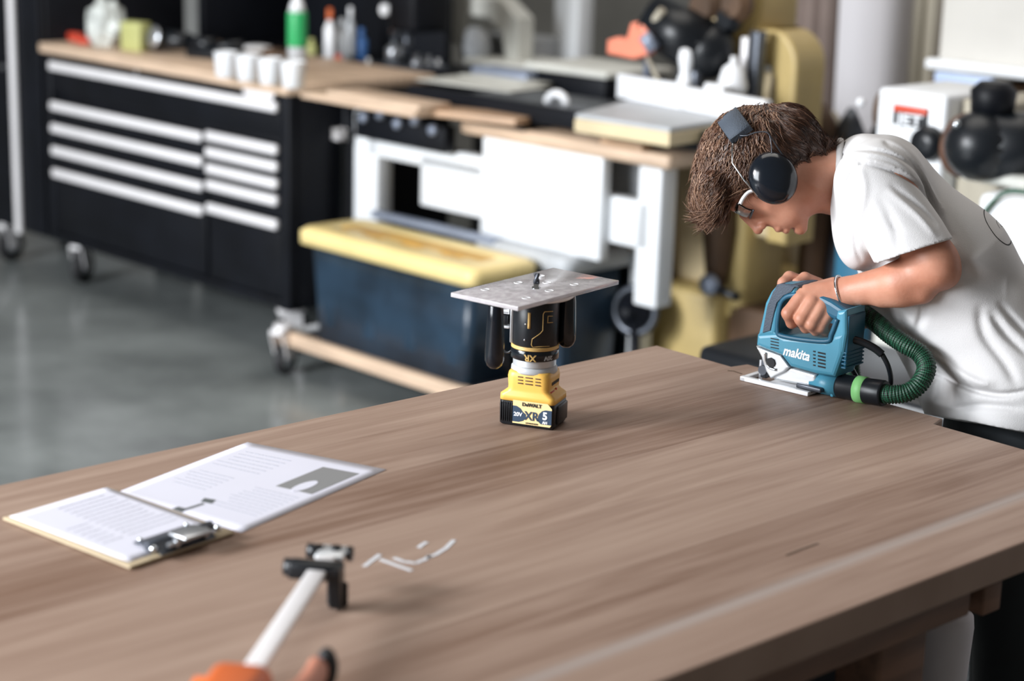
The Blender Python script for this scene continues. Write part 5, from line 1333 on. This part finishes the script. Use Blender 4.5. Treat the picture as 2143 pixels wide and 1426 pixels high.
a_, z0, z1 = vert(1438, 100, 182, bU); part('spindle', MB().lathe([(.020, z0), (.024, z0 + .02), (.016, z0 + .04), (.020, z1 - .05), (.024, z1 - .03), (.020, z1 - .006), (.008, z1)], o=(a_, bU, 0), n=24), 'white_gloss', MC)
part('spindle_clamp', MB().box(a_ - .04, a_ + .04, bU, bU + .05, z0 - .01, z0 + .05, .008), 'dark_steel', MC)
a_, z0, z1 = vert(1535, 140, 195, bU + .05); part('cone_guard', MB().lathe([(.040, z0), (.044, z0 + .02), (.030, z0 + .07), (.010, z0 + .085), (.009, z1 + .03)], o=(a_, bU + .05, 0), n=26), 'white_gloss', MC)
a_, z0, z1 = vert(1558, 78, 215, bU + .10); part('guide_post', MB().box(a_ - .012, a_ + .012, bU + .10, bU + .13, z0, z1, .003), 'alu', MC)
part('guide_post', MB().box(a_ + .016, a_ + .05, bU + .10, bU + .14, z0 - .05, z1 + .02, .003), 'dark_steel', MC)
# arch at the right
bA = .60
aL, zt = fp(1560, 92, bA); aR, _ = fp(1672, 60, bA); aRi, _ = fp(1625, 120, bA); _, zb_ = fp(1640, 260, bA)
pts = [(aL - .10, zt - .03), (aL - .02, zt + .02), (aL + .10, zt + .055)]
for t in np.linspace(90, 0, 8): pts.append((aR - .10 + .10 * math.cos(math.radians(t)), zt - .05 + .10 * math.sin(math.radians(t))))
pts += [(aR, zb_ - .35), (aRi, zb_ - .35), (aRi, zt - .09), (aRi - .03, zt - .05), (aL - .10, zt - .06)]
part('arch', MB().prism(pts, bA, bA + .14, frame=lambda u, v, d: Vector((u, d, v)), bev=.012), 'mustard', MC)
part('inner_panel', MB().box(aRi - .10, aRi + .01, bA + .05, bA + .10, zb_ - .35, zt - .08, .006), 'mustard_pale', MC)
# upper works: motor, wheel box and drive
a_, z_ = fp(1415, 80, .45); part('motor', MB().cyl((a_ - .10, .45, z_ + .05), (a_ + .08, .50, z_ - .03), .075, .085, n=30).ball((a_ + .08, .50, z_ - .03), .085), 'black_plastic', MC)
part('motor_cap', MB().cyl((a_ - .045, .36, z_ + .01), (a_ - .02, .38, z_ - .03), .018, .022), 'bluegrey', MC)
qa0, qa1, qz0, qz1 = rect(.60, 1450, -70, 1592, 128); part('head_casting', MB().box(qa0, qa1, .60, .80, qz0, qz1, .03, seg=4), 'mustard', MC)
for k, (x, y, r_, m_) in enumerate(((1480, 15, .055, 'brown_dark'), (1530, 40, .04, 'black_plastic'), (1545, 10, .05, 'brown_dark'), (1500, 60, .035, 'mustard_pale'), (1450, 40, .035, 'mustard_pale'))):
    a_, z_ = fp(x, y, .53); part('pulley' if k in (0, 2) else 'casting_boss', MB().lathe([(r_ * .4, 0), (r_, .006), (r_, .03), (r_ * .7, .035), (r_ * .7, .05)], o=(a_, .545, z_), ax=(0, -1, 0), n=28), m_, MC)
a_, z_ = fp(1400, 60, .47); part('bracket_arm', MB().cyl((a_ - .08, .40, z_ - .05), (a_ + .02, .45, z_ + .03), .018), 'tan', MC)

# red lamp clamp on a thin stand, and its post
a_, z_ = fp(1350, 105, .40)
CM = thing('hose_clamp', 'bright coral red clamp on a thin tan rod above the white fence', 'clamp', shopM(a_, .40, z_))
part('jaw', MB().prism([(-.135, -.022), (-.135, .018), (-.10, .030), (-.06, .026), (-.045, .075), (.0, .085), (.03, .045), (.025, -.01), (-.03, -.028)], -.02, .02, frame=lambda u, v, d: Vector((u, d, v)), bev=.008), 'coral', CM)
part('rod', MB().cyl((.01, 0, -.02), (.115, .0, -.155), .007), 'tan', CM)
part('arm', MB().cyl((.0, 0, .05), (.06, 0, .12), .012), 'tan', CM)
a_, z_ = fp(1325, 60, .45)
mb = MB().lathe([(.012, -.40), (.012, -.02), (.024, .0), (.026, .03), (.018, .05)], n=20)
single('knob_post', mb, 'bluegrey', 'slim grey post with a round knob, left of the black motor', 'post', shopM(a_, .52, z_))

# ------------------------------------------------------------------ behind the saw table: planer, scroll saw, post, vise
a_, b_ = 2.32, 1.0
zt0 = fp(1125, 128, .9)[1]
a0_, a1_, z0_, z1_ = rect(.85, 1122, 132, 1268, 205)
PLN = thing('planer', 'dark metal box with a pale grey top behind the saw table', 'planer', shopM(a0_, .85, z0_))
part('body', MB().box(0, a1_ - a0_, 0, .30, 0, z1_ - z0_ - .02, .01), 'black', PLN)
part('top', MB().box(-.03, a1_ - a0_ + .03, -.03, .30, z1_ - z0_ - .019, z1_ - z0_ + .004, .006), 'offwhite', PLN, label='pale grey top plate')
part('stand', MB().box(.05, a1_ - a0_ - .05, .03, .25, -z0_ + .002, -.002, .01), 'dark_steel', PLN)
a0_, a1_, z0_, z1_ = rect(.80, 985, 138, 1100, 178)
mb = MB().box(0, a1_ - a0_, 0, .12, 0, z1_ - z0_, .006)
ST = thing('steel_beam', 'blue grey steel beam on legs, behind the pale sheets', 'beam', shopM(a0_, .80, z0_)); part('beam', mb, 'bluegrey', ST); part('leg', MB().box(.02, .07, .03, .08, -z0_ + .002, -.001, .004), 'dark_steel', ST); part('leg', MB().box(a1_ - a0_ - .07, a1_ - a0_ - .02, .03, .08, -z0_ + .002, -.001, .004), 'dark_steel', ST)
bS = 1.3
a0_, a1_, z0_, z1_ = rect(bS, 925, -10, 1085, 140)
SS = thing('scroll_saw', 'off white machine with an arched arm and grey wheel, behind the saw table', 'machine', shopM(a0_, bS, z0_)); w = a1_ - a0_; h = z1_ - z0_
pts = [(0, h * .35), (.0, h * .8), (w * .2, h * 1.05), (w * .75, h * 1.05), (w, h * .8), (w, h * .15), (w * .85, h * .15), (w * .78, h * .6), (w * .6, h * .75), (w * .35, h * .75), (w * .25, h * .35)]
part('arm', MB().prism(pts, 0, .09, frame=lambda u, v, d: Vector((u, d, v)), bev=.012), 'offwhite', SS)
part('wheel', MB().lathe([(.02, 0), (.075, .01), (.08, .03), (.03, .05)], o=(w * .52, .0, h * .35), ax=(0, -1, 0), n=28), 'grey', SS)
part('body', MB().box(w * .2, w * .85, .09, .30, -z0_ + .002, h * .5, .02), 'grey', SS)
part('table', MB().box(w * .6, w * 1.65, -.12, .20, .04, .065, .01), 'offwhite', SS, label='pale table plate')
part('table_neck', MB().lathe([(.05, -.10), (.035, -.04), (.03, .039)], o=(w * .95, .04, 0), n=20), 'offwhite', SS)
a0_, a1_, z0_, z1_ = rect(1.6, 1163, -60, 1212, 130)
mb = MB().box(0, a1_ - a0_, 0, .09, 0, 2.6, .004); single('support_post', mb, 'white', 'white square post rising behind the saw table', 'post', shopM(a0_, 1.6, .002))

# dust collector drum and cone, low behind the person
a_, z_ = fp(1640, 560, 1.10)
DC = thing('dust_cone', 'grey conical dust drum leaning below the person\'s face', 'dust drum', shopM(a_, 1.10, 0))
d_ = Vector((.62, .1, -.78)).normalized()
part('cone', MB().lathe([(.17, -.30), (.165, -.05), (.14, .15), (.05, .34)], o=(.02, .15, z_ + .02), ax=(-d_.x * -1, d_.y, d_.z), n=40), 'tan', DC)
part('rim', MB().torus((.02 - d_.x * .30, .15 - d_.y * .30, z_ + .02 - d_.z * .30), d_, .17, .015, n=40), 'lidgrey', DC)
part('stand', MB().box(.10, .30, .05, .25, .002, z_ - .15, .01), 'dark_steel', DC)
a0_, a1_, z0_, z1_ = rect(1.45, 1692, 430, 1752, 640)
mb = MB().box(0, a1_ - a0_ + .08, 0, .30, 0, z1_, .03, seg=4); single('white_cabinet', mb, 'white', 'plain white cabinet seen between the person\'s chin and shirt', 'cabinet', shopM(a0_, 1.45, .002))
a0_, a1_, z0_, z1_ = rect(.55, 1754, 445, 1790, 640)
mb = MB().box(0, a1_ - a0_ + .05, 0, .05, 0, z1_, .006); single('blue_locker', mb, mat('deep_blue_paint', (.02, .13, .22), .5), 'narrow deep blue locker showing beside the shirt front', 'locker', shopM(a0_, .55, .002))

# black case behind the far corner of the top
cA = onz(1458, 722, .60)
mb = MB().box(0, .55, 0, .34, 0, .12, .02)
BC = thing('black_bench', 'low black bench top just behind the far corner of the tabletop', 'bench', Matrix.Translation((float(cA[0]), float(cA[1]), .60)) @ Matrix.Rotation(math.atan2(e2[1], e2[0]), 4, 'Z'))
part('bench_top', MB().box(0, .70, 0, .36, -.10, 0, .02), 'black_plastic', BC)
for x, y in ((.03, .03), (.62, .03), (.03, .28), (.62, .28)): part('leg', MB().box(x, x + .04, y, y + .04, -.598, -.101, .004), 'black', BC)

# ------------------------------------------------------------------ right: white machine with red and black badge
bR = 0.30
a0_, a1_, z0_, z1_ = rect(bR, 1838, 182, 1982, 400)
WM = thing('white_machine', 'white boxy machine with a red and black badge behind the person\'s back', 'machine', shopM(a0_, bR, 0)); w = a1_ - a0_
part('body', MB().box(0, w, 0, .30, z0_ - .2, z1_, .012), 'white', WM)
part('side_cover', MB().box(w + .002, w + .13, .06, .34, z0_ - .2, z1_ - .01, .012), 'tan', WM, label='tan side cover')
part('pedestal', MB().box(.02, w + .10, .03, .30, .002, z0_ - .202, .01), 'offwhite', WM)
q0 = fp(1874, 218, bR); q1 = fp(1944, 230, bR); zt_ = q0[1] - z1_
x0 = q0[0] - a0_; x1 = q1[0] - a0_
bd = part('badge', MB().box(x0, x1, -.006, .001, q0[1] - .050, q0[1], .001), 'black_plastic', WM, label='red and black badge')
part('badge_band', MB().box(x0, x1, -.008, -.004, q0[1] - .017, q0[1], .001), 'brand_red', bd)
T = Matrix.Translation(((x0 + x1) / 2, -.0065, q0[1] - .034)) @ Matrix.Rotation(math.pi / 2, 4, 'X')
part('lettering', text_mb('JET', .036, T, ext=.001, bold=.001, wx=(x1 - x0) / .066), 'lettering_white', bd)
hwx, hwz = fp(1832, 235, bR)
part('side_knob', MB().lathe([(.03, 0), (.05, .01), (.045, .03), (.015, .04)], o=(-.002, .06, hwz), ax=(-1, -.3, 0), n=28), 'brown_dark', WM)
part('knob_handle', MB().ball((-.05, .0, hwz + .02), .012), 'white_gloss', WM)
part('dial', MB().lathe([(.02, 0), (.045, .006), (.04, .03), (.01, .035)], o=(w * .82, -.001, fp(1948, 300, bR)[1]), ax=(0, -1, 0), n=28), 'black_plastic', WM)
zsink = fp(2075, 410, .1)[1]
a_, z_ = fp(2085, 305, .25)
BM = thing('bench_grinder', 'round black motor unit with a brown stripe behind the person\'s lower back', 'motor', shopM(a_, .25, z_))
part('motor', MB().cyl((-.02, -.04, 0), (.10, .16, .0), .082, .078, n=32).ball((-.02, -.04, 0), .084, .084, .084), 'black_plastic', BM)
part('top_housing', MB().lathe([(.05, 0), (.055, .06), (.035, .08)], o=(-.02, 0, .07), n=24), 'black', BM)
part('brown_band', MB().torus((-.085, .0, -.01), (1, -.2, 0), .060, .020, n=32), 'leather', BM)
part('bolt', MB().ball((-.04, -.115, .055), .010), 'chrome', BM)
part('stand', MB().box(-.08, .12, -.03, .16, -z_ + zsink + .001, -.06, .02), 'offwhite', BM)
a_, z_ = fp(2075, 410, .1)
SK = thing('corner_cabinet', 'white cabinet corner with a dark green cable behind the shirt, right edge', 'cabinet', shopM(a_, .12, 0))
part('body', MB().box(-.05, .60, 0, .36, .002, z_, .02), 'white', SK)
part('cable', MB().tube([(-.03, -.012, z_ - .06), (0, -.012, z_ - .015), (.04, -.012, z_ + .015), (.12, -.012, z_ + .02), (.3, -.01, z_ + .02)], .005, n=8, res=6), 'dark_green', SK)
a0_, a1_, z0_, z1_ = rect(.9, 1972, 165, 2065, 300)
PB = thing('blue_frame_board', 'tan board with a pale blue frame behind the white machine', 'board', shopM(a0_, .9, z0_)); w = a1_ - a0_; h = z1_ - z0_
part('board', MB().box(0, w, 0, .03, 0, h, .003), 'tan', PB); part('frame', MB().box(-.02, w + .02, -.012, .012, h - .012, h + .02, .004).box(w - .005, w + .02, -.012, .012, 0, h - .013, .004), mat('pale_blue_paint', (.45, .55, .75), .5), PB)
part('post', MB().box(w * .4, w * .5, .031, .06, -z0_ + .002, h * .8, .003), 'tan', PB)
a0_, a1_, z0_, z1_ = rect(1.1, 1975, -60, 2260, 150)
HD = thing('white_hood', 'large off white hood hanging at the upper right corner', 'hood', shopM(a0_, 1.1, z0_)); w = a1_ - a0_; h = z1_ - z0_
part('hood', MB().prism([(0, .02), (w * .3, -.02), (w, .02), (w, h + .6), (0, h + .6)], 0, .5, frame=lambda u, v, d: Vector((u, d, v)), bev=.02), 'bag_cloth', HD)
part('ledge', MB().box(0, w, -.06, -.001, .01, .04, .006), 'white', HD)
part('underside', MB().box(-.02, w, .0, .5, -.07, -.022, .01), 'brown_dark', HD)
# taupe sheet coloured as the arch's shade on the wall, clutter under
a0_, a1_, z0_, z1_ = rect(1.45, 1640, -80, 1700, 300)
mb = MB(); n = 16; vs = []
for k in range(2):
    for i in range(n + 1):
        x = (a1_ - a0_ + .12) * i / n; y = .03 * math.sin(i * 1.7) + k * .01
        vs += [(x, y, .02), (x * .8, y, 2.3)]
mm = 2 * (n + 1); fs = []
for i in range(n): a = 2 * i; fs += [(a, a + 2, a + 3, a + 1), (a + mm, a + mm + 1, a + mm + 3, a + mm + 2), (a, a + mm, a + mm + 2, a + 2), (a + 1, a + 3, a + mm + 3, a + mm + 1)]
fs += [(0, 1, mm + 1, mm), (2 * n, 2 * n + mm, 2 * n + 1 + mm, 2 * n + 1)]
mb.add(vs, fs, True); single('wall_shade_strip', mb, mat('taupe_wall_shade', (.22, .17, .15), .9, var=.15), 'taupe sheet put in as shade on the pale wall beside the mustard arch', 'wall shade', shopM(a0_, 1.45, 0))
for i, (x, y, m_, r_) in enumerate(((1722, 240, 'brown_dark', .05), (1760, 250, 'dark_steel', .045), (1700, 260, 'tan', .05), (1785, 268, 'black_plastic', .04))):
    a_, z_ = fp(x, y, .95); mb = MB().lathe([(r_, 0), (r_ * 1.05, .02), (r_ * .8, z_ - .08), (r_ * 1.1, z_ - .05), (r_ * .6, z_), (.01, z_ + .03)], n=22)
    single('narrow_stand', mb, m_, ['dark brown stand above the person\'s neck', 'dark steel stand above the shirt collar', 'tan stand just right of the mustard arch', 'black stand nearest the white machine'][i], 'stand', shopM(a_, .95 + .05 * i, .002), 'narrow stands behind the neck')
# ------------------------------------------------------------------ walls
struct('wall_back', MB().box(-6, 9, 3.3, 3.45, 0, 3.4), 'wall_grey', shopM(0, 0, 0))
a0_, z_ = fp(1905, 80, 1.9); a1_ = right_a(1968, 1.4, 1.9)
mb = MB().box(0, (a1_ - a0_) * .4, 0, .10, 0, 3.0, .004).box((a1_ - a0_) * .42, (a1_ - a0_) * .75, .02, .10, 0, 3.0, .004).box((a1_ - a0_) * .77, (a1_ - a0_), 0, .10, 0, 3.0, .004)
struct('trim_1', mb, 'tan', shopM(a0_, 1.9, .002))
struct('wall_right', MB().box(right_a(1650, 1.2, 2.05), 9, 2.05, 2.2, 0, 3.4), 'wall', shopM(0, 0, 0))
W1 = MB()
dd = struct('door_1', W1.box(.9, 2.9, 3.22, 3.29, .02, 2.4, .01), 'lidgrey', shopM(0, 0, 0))
for k in range(8): part('door_panel', MB().box(.95, 2.85, 3.19, 3.219, .10 + k * .28, .34 + k * .28, .008), 'offwhite' if k % 2 else 'grey', dd)
